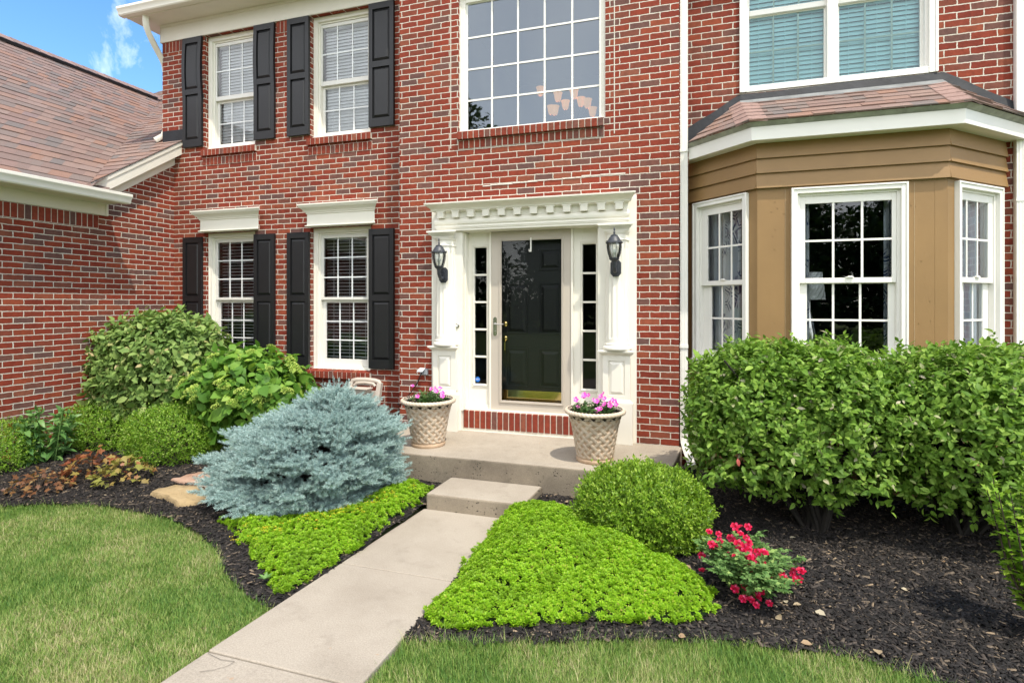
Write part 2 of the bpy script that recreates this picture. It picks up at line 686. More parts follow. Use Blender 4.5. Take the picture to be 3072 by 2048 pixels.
mb.build('brick_wall', BRICK, house)
# garage wall running towards the street, and the rest of the shell (sides, back)
GX = -7.07
mb = MB()
mb.poly([(GX, -7.5, -.1), (GX, -.66, -.1), (GX, -.66, 3.23), (GX, -7.5, 3.03)])
mb.poly([(GX, -.66, -.1), (GX, .3, -.1), (GX, .3, 3.87), (GX, -.66, 3.23)])
mb.build('garage_wall', BRICK, house)
mb = MB()
mb.poly([(-7.29, .3, 3.0), (-7.29, 9, 3.0), (-7.29, 9, 5.78), (-7.29, .3, 5.78)])
mb.poly([(4.6, .3, -.1), (4.6, 9, -.1), (4.6, 9, 6.6), (4.6, .3, 6.6)])
mb.poly([(-7.29, 9, -.1), (4.6, 9, -.1), (4.6, 9, 6.6), (-7.29, 9, 5.78)])
mb.build('rear_wall', BRICK, house)

# rooms behind the windows
mb = MB()


def room(mb, x0, x1, y0, y1, z0, z1):
    mb.add([(x0, y0, z0), (x1, y0, z0), (x1, y1, z0), (x0, y1, z0), (x0, y0, z1), (x1, y0, z1), (x1, y1, z1), (x0, y1, z1)],
           [(1, 2, 6, 5), (2, 3, 7, 6), (3, 0, 4, 7), (4, 5, 6, 7), (3, 2, 1, 0)])


room(mb, -7.2, -3.3, .301, 4, 3.4, 5.7)
mb.build('upper_room', ROOM, house)
mb = MB()
room(mb, -.03, 4.4, .301, 4, 3.5, 6.2)
mb.build('upper_room', ROOM, house)
mb = MB()
room(mb, -7.0, -3.3, .301, 4, .4, 3.1)
mb.build('ground_floor_room', ROOMD, house)
mb = MB()
room(mb, -.03, 3.2, .301, 4.2, .31, 3.12)
mb.build('ground_floor_room', ROOMD, house)
mb = MB()
room(mb, -3.2, -.14, .001, 4.5, 3.2, 6.0)
mb.build('foyer', ROOM, house)
mb = MB()
room(mb, -3.2, -.14, .26, 3.0, .31, 3.1)
mb.build('hall', ROOMD, house)

# rowlock sills: brick on edge, sloping out over the wall
def rowlock(x0, x1, ztop, h, Y, depth, name, parent=house, slope=.25, pitch=.0677):
    nb = max(2, round((x1 - x0) / pitch))
    p = (x1 - x0) / nb
    mb = MB()
    for i in range(nb):
        a, b = x0 + i * p + .005, x0 + (i + 1) * p - .005
        j = random.uniform(-.002, .002)
        dz = depth * slope
        y0 = Y - depth + j
        mb.prism([(a, y0, ztop - h - dz), (b, y0, ztop - h - dz), (b, Y + .06, ztop - h), (a, Y + .06, ztop - h)],
                 [(a, y0, ztop - dz), (b, y0, ztop - dz), (b, Y + .06, ztop + .06 * slope), (a, Y + .06, ztop + .06 * slope)])
    o = mb.build(name, BRICKI, parent, bevel=.003)
    m2 = MB()
    dz = depth * slope
    m2.prism([(x0 + .003, Y - depth + .007, ztop - h - dz + .004), (x1 - .003, Y - depth + .007, ztop - h - dz + .004), (x1 - .003, Y + .05, ztop - h + .004), (x0 + .003, Y + .05, ztop - h + .004)],
             [(x0 + .003, Y - depth + .007, ztop - dz - .005), (x1 - .003, Y - depth + .007, ztop - dz - .005), (x1 - .003, Y + .05, ztop - .005), (x0 + .003, Y + .05, ztop - .005)])
    q = m2.build('mortar', MORT, o)
    return o


def soldier(T, x0, x1, z0, z1, name='soldier_course', proud=.004):
    nb = round((x1 - x0) / .0677)
    p = (x1 - x0) / nb
    mb, m2 = MB(T), MB(T)
    for i in range(nb):
        j = random.uniform(-.002, .002)
        mb.box(x0 + i * p + .005, x0 + (i + 1) * p - .005, -proud - .004 + j, .02, z0 + .005, z1 - .004)
    o = mb.build(name, BRICKI, house, bevel=.003)
    m2.box(x0, x1, -proud + .001, .02, z0, z1)
    m2.build('mortar', MORT, o)


for a, b in (UA, UB):
    rowlock(a - .04, b + .03, 3.915, .085, YL, .04, 'window_sill')
    soldier(TL, a - .03, b + .03, 3.69, 3.80)
rowlock(UB[0] - .03, UB[1] + .02, .885, .09, YL, .045, 'window_sill')
rowlock(UA[0] - .03, UA[1] + .02, .885, .09, YL, .045, 'window_sill')
rowlock(-2.5, -.84, 3.70, .085, 0, .045, 'window_sill')
soldier(TE, -2.5, -.84, 3.50, 3.60)
soldier(TL, -7.285, -6.9, 5.37, 5.53)
soldier(TL, -5.27, -5.09, 5.37, 5.53)
TG = frame((GX, -7.5), (GX, 0))      # local x = Y+7.5, inward -X
TG = Matrix(((0, -1, 0, GX), (1, 0, 0, 0), (0, 0, 1, 0), (0, 0, 0, 1)))
soldier(TG, -6.0, -.775, 2.69, 2.858)
# vertical jamb joints beside the big window
for x in (-2.592, -.735):
    mb = MB(TE)
    mb.box(x - .005, x + .005, -.003, .01, 3.52, 6.4)
    mb.build('mortar_joint', MORT, house)
# patched mortar line over the entrance
mb = MB(TE)
x = -2.2
while x < -.75:
    z = 3.068 + .03 * (x + 2.2) / 1.4 + random.uniform(-.004, .004)
    L = random.uniform(.05, .16)
    mb.box(x, x + L, -.006, .01, z - .006, z + random.uniform(.004, .012))
    x += L * .96
mb.build('patched_mortar', paint('fresh_mortar', (.66, .63, .56), .9, .08, 30, .004, 60), house)


# ---- windows
def slats(T, x0, x1, z0, z1, y, pitch, tilt, mat, parent, w=.05):
    mb = MB(T)
    nz = int((z1 - z0) / pitch)
    c, s = math.cos(tilt) * w / 2, math.sin(tilt) * w / 2
    for i in range(nz + 1):
        z = z0 + i * pitch + random.uniform(-.0015, .0015)
        sag = random.uniform(-.002, .002)
        mb.poly([(x0, y - c, z - s), (x1, y - c, z - s + sag), (x1, y, z + .004 + sag), (x0, y, z + .004)])
        mb.poly([(x0, y, z + .004), (x1, y, z + .004 + sag), (x1, y + c, z + s + sag), (x0, y + c, z + s)])
    for fx in (.16, .5, .84) if x1 - x0 > .5 else (.2, .8):
        xx = x0 + fx * (x1 - x0)
        mb.box(xx - .002, xx + .002, y - c - .002, y - c, z0, z1)
    mb.box(x0, x1, y - .025, y + .025, z1 + .005, z1 + .05)
    return mb.build('blind', mat, parent)


def sash(T, x0, x1, z0, z1, y, gx0, gx1, gz0, gz1, cols, rows, parent, mat=None, gmat=None, glass=None, dep=.035, gw=.016, xs=None, zs=None, gy=.004):
    mat, gmat, glass = mat or SASH, gmat or GRID, glass or GLASS
    mb = MB(T)
    mb.box(x0, gx0, y, y + dep, z0, z1)
    mb.box(gx1, x1, y, y + dep, z0, z1)
    mb.box(gx0, gx1, y, y + dep, gz1, z1)
    mb.box(gx0, gx1, y, y + dep, z0, gz0)
    mb.build('sash', mat, parent, bevel=.003)
    mb = MB(T)
    xs = xs or [gx0 + (gx1 - gx0) * i / cols for i in range(1, cols)]
    zs = zs or [gz0 + (gz1 - gz0) * i / rows for i in range(1, rows)]
    for x in xs:
        mb.box(x - gw / 2, x + gw / 2, y + gy, y + gy + .006, gz0, gz1)
    for z in zs:
        mb.box(gx0, gx1, y + gy - .0005, y + gy + .0065, z - gw / 2, z + gw / 2)
    mb.build('grille', gmat, parent)
    mb = MB(T)
    mb.poly([(gx0 - .004, y + .012, gz0 - .004), (gx1 + .004, y + .012, gz0 - .004), (gx1 + .004, y + .012, gz1 + .004), (gx0 - .004, y + .012, gz1 + .004)])
    mb.build('pane', glass, parent)


def casing(T, x0, x1, z0, z1, wid, y0, y1, mat, sill=True, inner=None):
    mb = MB(T)
    mb.box(x0, x0 + wid, y0, y1, z0, z1)
    mb.box(x1 - wid, x1, y0, y1, z0, z1)
    mb.box(x0 + wid, x1 - wid, y0, y1, z1 - wid, z1)
    # outer back band, slightly proud
    bw = wid * .3
    mb.box(x0 - .001, x0 + bw, y0 - .009, y0 + .004, z0, z1 + .001)
    mb.box(x1 - bw, x1 + .001, y0 - .009, y0 + .004, z0, z1 + .001)
    mb.box(x0 + bw, x1 - bw, y0 - .009, y0 + .004, z1 - bw, z1 + .001)
    if sill:
        mb.box(x0 - .002, x1 + .002, y0 - .03, y1 + .002, z0 - .035, z0 + .012)
    if inner:                       # stepped jamb liner
        iw, iy = inner
        mb.box(x0 + wid - .002, x0 + wid + iw, iy, y1 + .06, z0 + .012, z1 - wid)
        mb.box(x1 - wid - iw, x1 - wid + .002, iy, y1 + .06, z0 + .012, z1 - wid)
        mb.box(x0 + wid + iw, x1 - wid - iw, iy, y1 + .06, z1 - wid - iw, z1 - wid + .002)
        mb.box(x0 + wid + iw, x1 - wid - iw, iy, y1 + .06, z0 + .012, z0 + .012 + iw)
    return mb.build('window', mat, house, bevel=.003)


for (a, b) in (UA, UB):
    # ground floor pair
    wn = casing(TL, a, b, .89, 2.74, .06, .075, .12, WHITE, True, (.022, .1))
    g0, g1 = a + .125, b - .125
    sash(TL, a + .083, b - .083, 1.797, 2.66, .112, g0, g1, 1.833, 2.612, 3, 3, wn)
    sash(TL, a + .083, b - .083, .925, 1.80, .150, g0 + .012, g1 - .012, 1.02, 1.76, 3, 3, wn)
    slats(TL, a + .09, b - .09, 1.0, 2.60, .245, .0445, R(13), BLIND, wn, w=.046)
    # upper pair
    wn = casing(TL, a, b, 3.93, 5.525, .06, .075, .12, WHITE, True, (.022, .1))
    sash(TL, a + .083, b - .083, 4.63, 5.44, .112, g0 - .02, g1 + .02, 4.69, 5.396, 3, 2, wn)
    sash(TL, a + .083, b - .083, 3.955, 4.66, .150, g0 - .005, g1 + .005, 4.02, 4.60, 3, 2, wn)
    slats(TL, a + .09, b - .09, 3.99, 5.40, .215, .043, R(64), BLIND, wn, w=.054)

# picture window over the door
wn = casing(TE, -2.5, -.83, 3.70, 5.25, .07, .045, .09, WHITE, True)
xs = [-2.116, -1.808, -1.502, -1.195]
sash(TE, -2.43, -.90, 3.71, 5.2, .065, -2.41, -.893, 3.735, 5.17, 5, 4, wn, WHITE2, WHITE2, GLASSB, .03, .02, xs, [4.068, 4.425, 4.785], .003)
# double window above the bay
wn = casing(TL, .5, 2.213, 3.905, 5.55, .07, -.02, .05, WHITE2, False, (.022, .02))
mb = MB(TL)
mb.box(.52, 2.19, -.012, .06, 3.905, 3.965)
mb.box(1.30, 1.392, -.005, .08, 3.965, 5.48)
mb.build('mullion', WHITE2, wn, bevel=.003)
TANG = paint('beige_grille', (.62, .58, .46), .5, .02, 3)
for ga, gb in ((.60, 1.286), (1.421, 2.10)):
    sash(TL, ga - .03, gb + .03, 3.96, 4.72, .075, ga, gb, 3.995, 4.69, 3, 2, wn, WHITE2, TANG, GLASSU, .03, gy=.016)
    sash(TL, ga - .03, gb + .03, 4.70, 5.48, .045, ga, gb, 4.755, 5.44, 3, 2, wn, WHITE2, TANG, GLASSU, .03, gy=.016)
    slats(TL, ga - .02, gb + .02, 3.97, 5.46, .145, .046, R(64), BLINDT, wn, w=.056)

# ---- shutters: raised panel, louvre-less; the first pair upstairs is warped like the real ones
def shutter(x0, x1, z0, z1, warp=0.0):
    yf = YL - .04
    mb = MB()
    st, rl = .055, .075
    mid = z0 + (z1 - z0) * .5
    n_ = 14

    def bar(xa, xb, za, zb, y0, y1):
        k = max(1, int((zb - za) / .1))
        for i in range(k):
            zz0, zz1 = za + (zb - za) * i / k, za + (zb - za) * (i + 1) / k
            o0, o1 = wp(zz0), wp(zz1)
            mb.prism([(xa + o0, y0, zz0), (xb + o0, y0, zz0), (xb + o0, y1, zz0), (xa + o0, y1, zz0)],
                     [(xa + o1, y0, zz1), (xb + o1, y0, zz1), (xb + o1, y1, zz1), (xa + o1, y1, zz1)])

    def wp(z):
        t = (z - z0) / (z1 - z0)
        return warp * math.sin(math.pi * min(max((t - .45) / .55, 0), 1)) if warp else 0.0
    bar(x0, x0 + st, z0, z1, yf, YL - .002)
    bar(x1 - st, x1, z0, z1, yf, YL - .002)
    for a, b in ((z0, z0 + .105), (mid - .03, mid + .045), (z1 - rl, z1)):
        bar(x0 + st, x1 - st, a, b, yf + .0005, YL - .002)
    for a, b in ((z0 + .105, mid - .03), (mid + .045, z1 - rl)):
        xa, xb = x0 + st, x1 - st
        oa, ob, om = wp(a), wp(b), wp((a + b) / 2)
        bar(xa, xb, a, b, yf + .022, YL - .004)
        i = .028
        k = 6
        for q in range(k):
            za, zb = a + .01 + (b - a - .02) * q / k, a + .01 + (b - a - .02) * (q + 1) / k
            o0, o1 = wp(za), wp(zb)
            lo, hi = (i if q == 0 else 0), (i if q == k - 1 else 0)
            mb.add([(xa + .008 + o0, yf + .022, za), (xb - .008 + o0, yf + .022, za), (xb - .008 + o1, yf + .022, zb), (xa + .008 + o1, yf + .022, zb),
                    (xa + i + o0, yf + .004, za + lo), (xb - i + o0, yf + .004, za + lo), (xb - i + o1, yf + .004, zb - hi), (xa + i + o1, yf + .004, zb - hi)],
                   [(4, 5, 6, 7), (0, 1, 5, 4), (1, 2, 6, 5), (2, 3, 7, 6), (3, 0, 4, 7)])
    return mb.build('shutter', BLACKSH, house)


SX = [(-6.868, -6.53), (-5.62, -5.285), (-5.075, -4.735), (-3.835, -3.483)]
for i, (a, b) in enumerate(SX):
    shutter(a, b, 3.965, 5.512, (-.022, -.012, 0, 0)[i])
    shutter(a, b, .935, 2.685)

# ---- headers over the ground floor windows
for xl, xr in ((-6.44, -5.58), (-4.66, -3.80)):
    mb = MB()
    mb.mould([(0, 2.745), (.075, 2.745), (.092, 2.752), (.092, 2.762), (.072, 2.768), (.07, 2.905), (.082, 2.912), (.082, 2.925), (.092, 2.93),
              (.098, 2.945), (.118, 2.965), (.142, 2.985), (.15, 3.0), (.15, 3.008), (.162, 3.012), (.162, 3.03), (0, 3.034)], xl, xr, YL, 1.0)
    mb.build('window_header', WHITE, house)

# ---- entrance surround
ent = MB()
Yp = -.02
for a, b, c, d in ((-2.823, -2.458, .31, 2.568), (-.887, -.507, .31, 2.568), (-2.823, -.507, 2.568, 2.868)):
    ent.box(a, b, Yp, .05, c, d)
# jamb returns to the set-back frame
ent.box(-2.46, -2.44, Yp + .003, .2, .535, 2.565)
ent.box(-.905, -.885, Yp + .003, .2, .535, 2.565)
ent.box(-2.44, -.905, Yp + .003, .2, 2.563, 2.60)
ent.box(-2.44, -2.425, .05, .2, .535, 2.55)
ent.box(-.92, -.905, .05, .2, .535, 2.55)
ent.build('door_surround', WHITE, house, bevel=.003)
mb = MB()
xl, xr = -2.72, -.61
mb.mould([(0, 2.570), (.045, 2.570), (.045, 2.590), (.052, 2.594), (.052, 2.604), (.058, 2.608), (.058, 2.618), (.052, 2.622), (.052, 2.636),
          (.062, 2.642), (.066, 2.655), (.068, 2.672), (.064, 2.690), (.056, 2.702), (.048, 2.708), (.04, 2.712), (.04, 2.778), (.062, 2.784),
          (.098, 2.790), (.104, 2.797), (.106, 2.806), (.124, 2.822), (.15, 2.836), (.168, 2.845), (.172, 2.852), (.186, 2.855), (.188, 2.872), (0, 2.878)], xl, xr, Yp, .6)
for i in range(12):
    x = -2.71 + i * .18155
    mb.box(x, x + .078, Yp - .098, Yp - .04, 2.712, 2.776)
    mb.box(x - .012, x + .09, Yp - .1, Yp - .04, 2.776, 2.789)
mb.build('entablature', WHITE, house, bevel=.0015)


def pilaster(cx):
    # plinth
    mb = MB()
    Y = Yp
    mb.box(cx - .165, cx + .165, Y - .085, Y, .31, .725)
    mb.mould([(0, .725), (.085, .725), (.083, .74), (.072, .752), (.068, .765), (0, .77)], cx - .08, cx + .08, Y, 1.0)
    f = Y - .062
    a, b = cx - .14, cx + .14
    px0, px1, pz0, pz1 = cx - .082, cx + .082, .808, 1.157
    mb.box(a, px0, f, Y, .765, 1.215)
    mb.box(px1, b, f, Y, .765, 1.215)
    mb.box(px0, px1, f, Y, .765, pz0)
    mb.box(px0, px1, f, Y, pz1, 1.215)
    i = .034
    mb.add([(px0, f + .014, pz0), (px1, f + .014, pz0), (px1, f + .014, pz1), (px0, f + .014, pz1),
            (px0 + i, f - .004, pz0 + i), (px1 - i, f - .004, pz0 + i), (px1 - i, f - .004, pz1 - i), (px0 + i, f - .004, pz1 - i)],
           [(4, 5, 6, 7), (0, 1, 5, 4), (1, 2, 6, 5), (2, 3, 7, 6), (3, 0, 4, 7)])
    mb.mould([(0, 1.213), (.066, 1.213), (.07, 1.222), (.082, 1.23), (.09, 1.238), (.092, 1.246), (.104, 1.249), (.104, 1.268), (0, 1.270)], cx - .085, cx + .085, Y, 1.0)
    pl = mb.build('pilaster', WHITE, house, bevel=.002)
    # half round column with flutes
    mb = MB()
    mb.lathe([(.142, 1.270), (.148, 1.277), (.15, 1.29), (.146, 1.304), (.138, 1.312), (.133, 1.318), (.135, 1.328), (.132, 1.338), (.126, 1.342), (.124, 1.36), (.124, 1.378)], cx, Y, 40, math.pi, 2 * math.pi)
    mb.lathe([(.113, 2.352), (.113, 2.388), (.118, 2.392), (.124, 2.400), (.118, 2.408), (.113, 2.412), (.113, 2.455), (.118, 2.46), (.128, 2.478), (.13, 2.486)], cx, Y, 40, math.pi, 2 * math.pi)
    N = 90
    zs = [1.378, 1.384, 1.395, 1.41, 2.31, 2.325, 2.342, 2.348, 2.352]
    gd = [0, .0, .6, 1, 1, .6, 0, 0, 0]
    vs, fs = [], []
    for z, g in zip(zs, gd):
        t = (z - 1.378) / (2.352 - 1.378)
        r0 = .124 + (.113 - .124) * t
        for k in range(N + 1):
            a = math.pi + math.pi * k / N
            ph = (a - math.pi) / math.pi * 7.0
            fr = (ph % 1.0) - .5
            dpt = .0085 * max(0.0, 1 - (fr / .36) ** 2) if .4 < ph < 6.6 else 0
            rr = r0 - g * dpt
            vs.append((cx + rr * math.cos(a), Y + rr * math.sin(a), z))
    for i_ in range(len(zs) - 1):
        for k in range(N):
            fs.append((i_ * (N + 1) + k, i_ * (N + 1) + k + 1, (i_ + 1) * (N + 1) + k + 1, (i_ + 1) * (N + 1) + k))
    mb.add(vs, fs)
    mb.build('column', WHITE, pl, smooth=35)
    mb = MB()
    mb.mould([(0, 2.484), (.09, 2.484), (.098, 2.496), (.1, 2.506), (.12, 2.526), (.134, 2.538), (.134, 2.544), (.146, 2.546), (.146, 2.567), (0, 2.567)], cx - .035, cx + .035, Y, 1.0)
    mb.build('capital', WHITE, pl, bevel=.001)
    return pl


pilaster(-2.638)
pilaster(-.705)

# sidelights, storm door, inner door
for xa, xb, ga, gb in ((-2.425, -2.145, -2.35, -2.203), (-1.205, -.92, -1.094, -.948)):
    mb = MB()
    y = .13
    gz0, gz1 = .826, 2.39
    mb.box(xa, ga, y, y + .04, .535, 2.565)
    mb.box(gb, xb, y, y + .04, .535, 2.565)
    mb.box(ga, gb, y, y + .04, gz1, 2.565)
    mb.box(ga, gb, y, y + .04, .535, gz0)
    fa, fb = ga - .035, gb + .035
    for q in (0, 1):
        o, t = (.0, .008) if q == 0 else (.018, .014)
        mb.box(fa + o, fa + o + .012, y - t, y + .002, gz0 - .04 + o, gz1 + .04 - o)
        mb.box(fb - o - .012, fb - o, y - t, y + .002, gz0 - .04 + o, gz1 + .04 - o)
        mb.box(fa + o + .012, fb - o - .012, y - t, y + .002, gz1 + .028 - o, gz1 + .04 - o)
        mb.box(fa + o + .012, fb - o - .012, y - t, y + .002, gz0 - .04 + o, gz0 - .028 + o)
    for i in range(1, 5):
        z = gz0 + (gz1 - gz0) * i / 5
        mb.box(ga, gb, y - .004, y + .03, z - .011, z + .011)
    mb.box(xa, xb, y - .02, y + .002, .535, .566)
    mb.box(xa, xb, y - .011, y + .002, .566, .588)
    s_ = mb.build('sidelight', WHITE, house, bevel=.002)
    mb = MB()
    mb.poly([(ga - .003, y + .014, gz0 - .003), (gb + .003, y + .014, gz0 - .003), (gb + .003, y + .014, gz1 + .003), (ga - .003, y + .014, gz1 + .003)])
    mb.build('pane', GLASSD, s_)
mb = MB()
mb.box(-2.155, -2.138, .085, .2, .535, 2.565)
mb.box(-1.212, -1.192, .085, .2, .535, 2.565)
mb.build('door_frame', WHITE, house, bevel=.002)
mb = MB()
y = .1
mb.box(-2.138, -2.025, y, y + .035, .54, 2.56)
mb.box(-1.309, -1.212, y, y + .035, .54, 2.56)
mb.box(-2.025, -1.309, y, y + .035, 2.466, 2.56)
mb.box(-2.025, -1.309, y, y + .035, .54, .645)
for t, o in ((.012, 0), (.006, .012)):
    mb.box(-2.037 + o, -2.025 + o, y - t, y + .01, .633 + o, 2.478 - o)
    mb.box(-1.309 - o, -1.297 - o, y - t, y + .01, .633 + o, 2.478 - o)
    mb.box(-2.025 + o, -1.309 - o, y - t, y + .01, 2.466 - o, 2.478 - o)
    mb.box(-2.025 + o, -1.309 - o, y - t, y + .01, .633 + o, .645 + o)
sd = mb.build('storm_door', TAUPE, house, bevel=.002)
mb = MB()
mb.poly([(-2.03, y + .016, .64), (-1.304, y + .016, .64), (-1.304, y + .016, 2.47), (-2.03, y + .016, 2.47)])
mb.build('pane', GLASSD, sd)
mb = MB()
hx = -2.088
pts = [(hx + .022 * math.cos(a), y - .006, 1.49 + .022 * math.sin(a) + (.085 if math.sin(a) > 0 else -.085)) for a in np.linspace(0, 2 * math.pi, 24, endpoint=False)]
mb.prism(pts, [(p[0], y + .002, p[2]) for p in pts])
mb.tube([(hx, y - .004, 1.52), (hx, y - .045, 1.52)], .009, 10)
mb.tube([(hx, y - .045, 1.52), (hx + .03, y - .052, 1.517), (hx + .07, y - .05, 1.512), (hx + .115, y - .044, 1.52)], [.008, .0075, .007, .005], 10)
mb.tube([(hx, y - .005, 1.432), (hx, y - .018, 1.432)], .009, 12)
mb.build('handle', CHROME, sd, smooth=40)
# inner six panel door
mb = MB()
yd = .215
mb.box(-2.12, -1.23, yd, yd + .045, .55, 2.52)
for xa, xb in ((-1.995, -1.735), (-1.605, -1.345)):
    for za, zb in ((.80, 1.24), (1.40, 1.98), (2.12, 2.36)):
        for t, o in ((.012, 0.0),):
            mb.box(xa, xb, yd - t, yd + .004, za, za + .016)
            mb.box(xa, xb, yd - t, yd + .004, zb - .016, zb)
            mb.box(xa, xa + .016, yd - t, yd + .004, za + .016, zb - .016)
            mb.box(xb - .016, xb, yd - t, yd + .004, za + .016, zb - .016)
        mb.add([(xa + .03, yd - .001, za + .03), (xb - .03, yd - .001, za + .03), (xb - .03, yd - .001, zb - .03), (xa + .03, yd - .001, zb - .03),
                (xa + .06, yd - .012, za + .06), (xb - .06, yd - .012, za + .06), (xb - .06, yd - .012, zb - .06), (xa + .06, yd - .012, zb - .06)],
               [(4, 5, 6, 7), (0, 1, 5, 4), (1, 2, 6, 5), (2, 3, 7, 6), (3, 0, 4, 7)])
fd = mb.build('front_door', DOORBLK, house, bevel=.002)
mb = MB()
mb.box(-2.09, -1.26, yd - .006, yd, .56, .762)
mb.build('kick_plate', BRASS, fd)
mb = MB()
mb.lathe([(.03, 0), (.034, .012), (.03, .03), (.012, .036)], 0, 0, 20)
for z in (1.515, 1.35):
    kb = MB(Matrix.Translation((-2.0, yd - .001, z)) @ Matrix.Rotation(R(90), 4, 'X'))
    kb.add(mb.v, mb.f)
    kb.build('knob' if z > 1.4 else 'lock', BRASS, fd, smooth=40)
kb = MB()
kb.tube([(-2.0, yd - .02, 1.33), (-1.985, yd - .07, 1.31), (-1.985, yd - .07, 1.22), (-2.0, yd - .02, 1.18)], .008, 8)
kb.build('handle', BRASS, fd, smooth=40)
# brick doorstep
o = MB()
nb = 23
x0, x1 = -2.455, -.885
pch = (x1 - x0) / nb
for i in range(nb):
    j = random.uniform(-.003, .003)
    o.box(x0 + i * pch + .0055, x0 + (i + 1) * pch - .0055, .035 + j, .2, .335, .53)
ds = o.build('doorstep', BRICKI, house, bevel=.004)
m2 = MB()
m2.box(x0, x1, .043, .19, .31, .526)
m2.build('mortar', MORT, ds)
m2 = MB()
m2.box(-2.44, -.905, .06, .22, .527, .545)
m2.build('threshold', WHITE, house)

# ---- main eave on the left section
mb = MB()
mb.box(-7.30, -3.249, YL - .022, YL - .001, 5.525, 5.772)
mb.box(-7.30, -3.249, YL - .034, YL - .02, 5.735, 5.772)
mb.box(-7.312, -7.29, YL - .022, 1.6, 5.525, 5.772)
mb.build('frieze_board', CREAM, house, bevel=.003)
mb = MB()
mb.box(-7.56, -3.249, .0, .5, 5.773, 5.787)
mb.box(-7.56, -7.2, .3, 9.2, 5.7735, 5.7875)
mb.box(-7.575, -3.249, -.014, .002, 5.772, 5.90)
mb.build('soffit', CREAM, house)


def kgutter(A, B, out, zt, name):
    """K profile gutter from A to B (xy); out = outward unit xy; zt = lip height"""
    prof = [(0, zt), (0, zt - .115), (.075, zt - .115), (.088, zt - .1), (.092, zt - .07), (.108, zt - .045), (.118, zt - .03), (.118, zt), (.11, zt + .004), (.108, zt - .006), (.06, zt - .02), (.0, zt - .02)]
    mb = MB()
    mb.prism([(A[0] + out[0] * p, A[1] + out[1] * p, z) for p, z in prof], [(B[0] + out[0] * p, B[1] + out[1] * p, z) for p, z in prof])
    return mb.build(name, WHITE, house, smooth=30)


kgutter((-7.63, -.015), (-3.249, -.015), (0, -1), 5.90, 'gutter')
# main roof over the gutter
mb = MB()
mb.poly([(-7.6, -.06, 5.905), (4.8, -.06, 5.905), (4.8, 4.6, 9.0), (-5, 4.6, 9.0)])
mb.poly([(-7.6, -.06, 5.905), (-5, 4.6, 9.0), (-7.6, 9.3, 5.905)])
mb.poly([(-5, 4.6, 9.0), (4.8, 4.6, 9.0), (4.8, 9.3, 5.905), (-7.6, 9.3, 5.905)])
mb.build('main_roof', SHING, house)


def downspout(path, w, d, name='downspout', n=None):
    """corrugated rectangular pipe swept along a path lying in a vertical plane"""
    pts = [Vector(p) for p in path]
    prof = []
    k = 5
    for i in range(k):                   # front face with shallow ribs
        xa, xb = -w / 2 + w * i / k, -w / 2 + w * (i + 1) / k
        prof += [(xa + .002, -d / 2), (xa + w / k * .35, -d / 2 + .004), (xa + w / k * .65, -d / 2 + .004), (xb - .002, -d / 2)]
    prof += [(w / 2, -d / 2 + .004), (w / 2, d / 2 - .004), (w / 2 - .004, d / 2), (-w / 2 + .004, d / 2), (-w / 2, d / 2 - .004), (-w / 2, -d / 2 + .004)]
    vs, fs = [], []
    for i, p in enumerate(pts):
        t = (pts[min(i + 1, len(pts) - 1)] - pts[max(i - 1, 0)]).normalized()
        f = Vector((0, -1, 0)) if n is None else Vector(n)
        f = (f - t * f.dot(t)).normalized()
        s_ = t.cross(f)
        for a, b in prof:
            vs.append(p + s_ * a - f * b)
    m_ = len(prof)
    for i in range(len(pts) - 1):
        for q in range(m_):
            q2 = (q + 1) % m_
            fs.append((i * m_ + q, i * m_ + q2, (i + 1) * m_ + q2, (i + 1) * m_ + q))
    fs += [tuple(range(m_)), tuple((len(pts) - 1) * m_ + q for q in range(m_))]
    mb = MB()
    mb.add(vs, fs)
    return mb


# upper left downspout: leaves the gutter, curls back to the side of the house and ends over the garage roof
pth = [(-7.28, .03, 5.79), (-7.28, .03, 5.72), (-7.285, .045, 5.65), (-7.295, .09, 5.575), (-7.305, .15, 5.505), (-7.32, .24, 5.41), (-7.33, .32, 5.32), (-7.335, .37, 5.25), (-7.335, .39, 5.15), (-7.335, .39, 4.30), (-7.35, .36, 4.20), (-7.42, .29, 4.13)]
downspout(pth, .10, .075, n=(-.6, -.8, 0)).build('downspout', WHITE, house, smooth=50)
# middle downspout in the corner of the entry block
d = downspout([(-.042, .06, 6.2), (-.042, .06, .46), (-.042, .055, .40), (-.036, .04, .345), (-.01, -.01, .27), (.02, -.07, .20), (.035, -.10, .15)], .075, .06)
d.box(-.084, -.001, .022, .098, 1.30, 1.33)
d.box(-.084, -.001, .022, .098, 3.28, 3.31)
dsp = d.build('downspout', WHITE2, house, smooth=50)
mb = MB()
mb.box(-.012, .085, -.165, -.06, .075, .165)
mb.lathe([(.045, .0), (.052, .02), (.045, .035), (.052, .05), (.045, .065), (.05, .08)], .037, -.115, 20)
mb.build('drain_adapter', paint('black_plastic', (.012, .012, .013), .35), dsp, bevel=.004)
d = downspout([(2.85, .268, 6.2), (2.85, .268, .3)], .13, .06)
d.box(2.782, 2.918, .234, .299, 2.66, 2.69)
d.build('downspout', WHITE2, house, smooth=50)


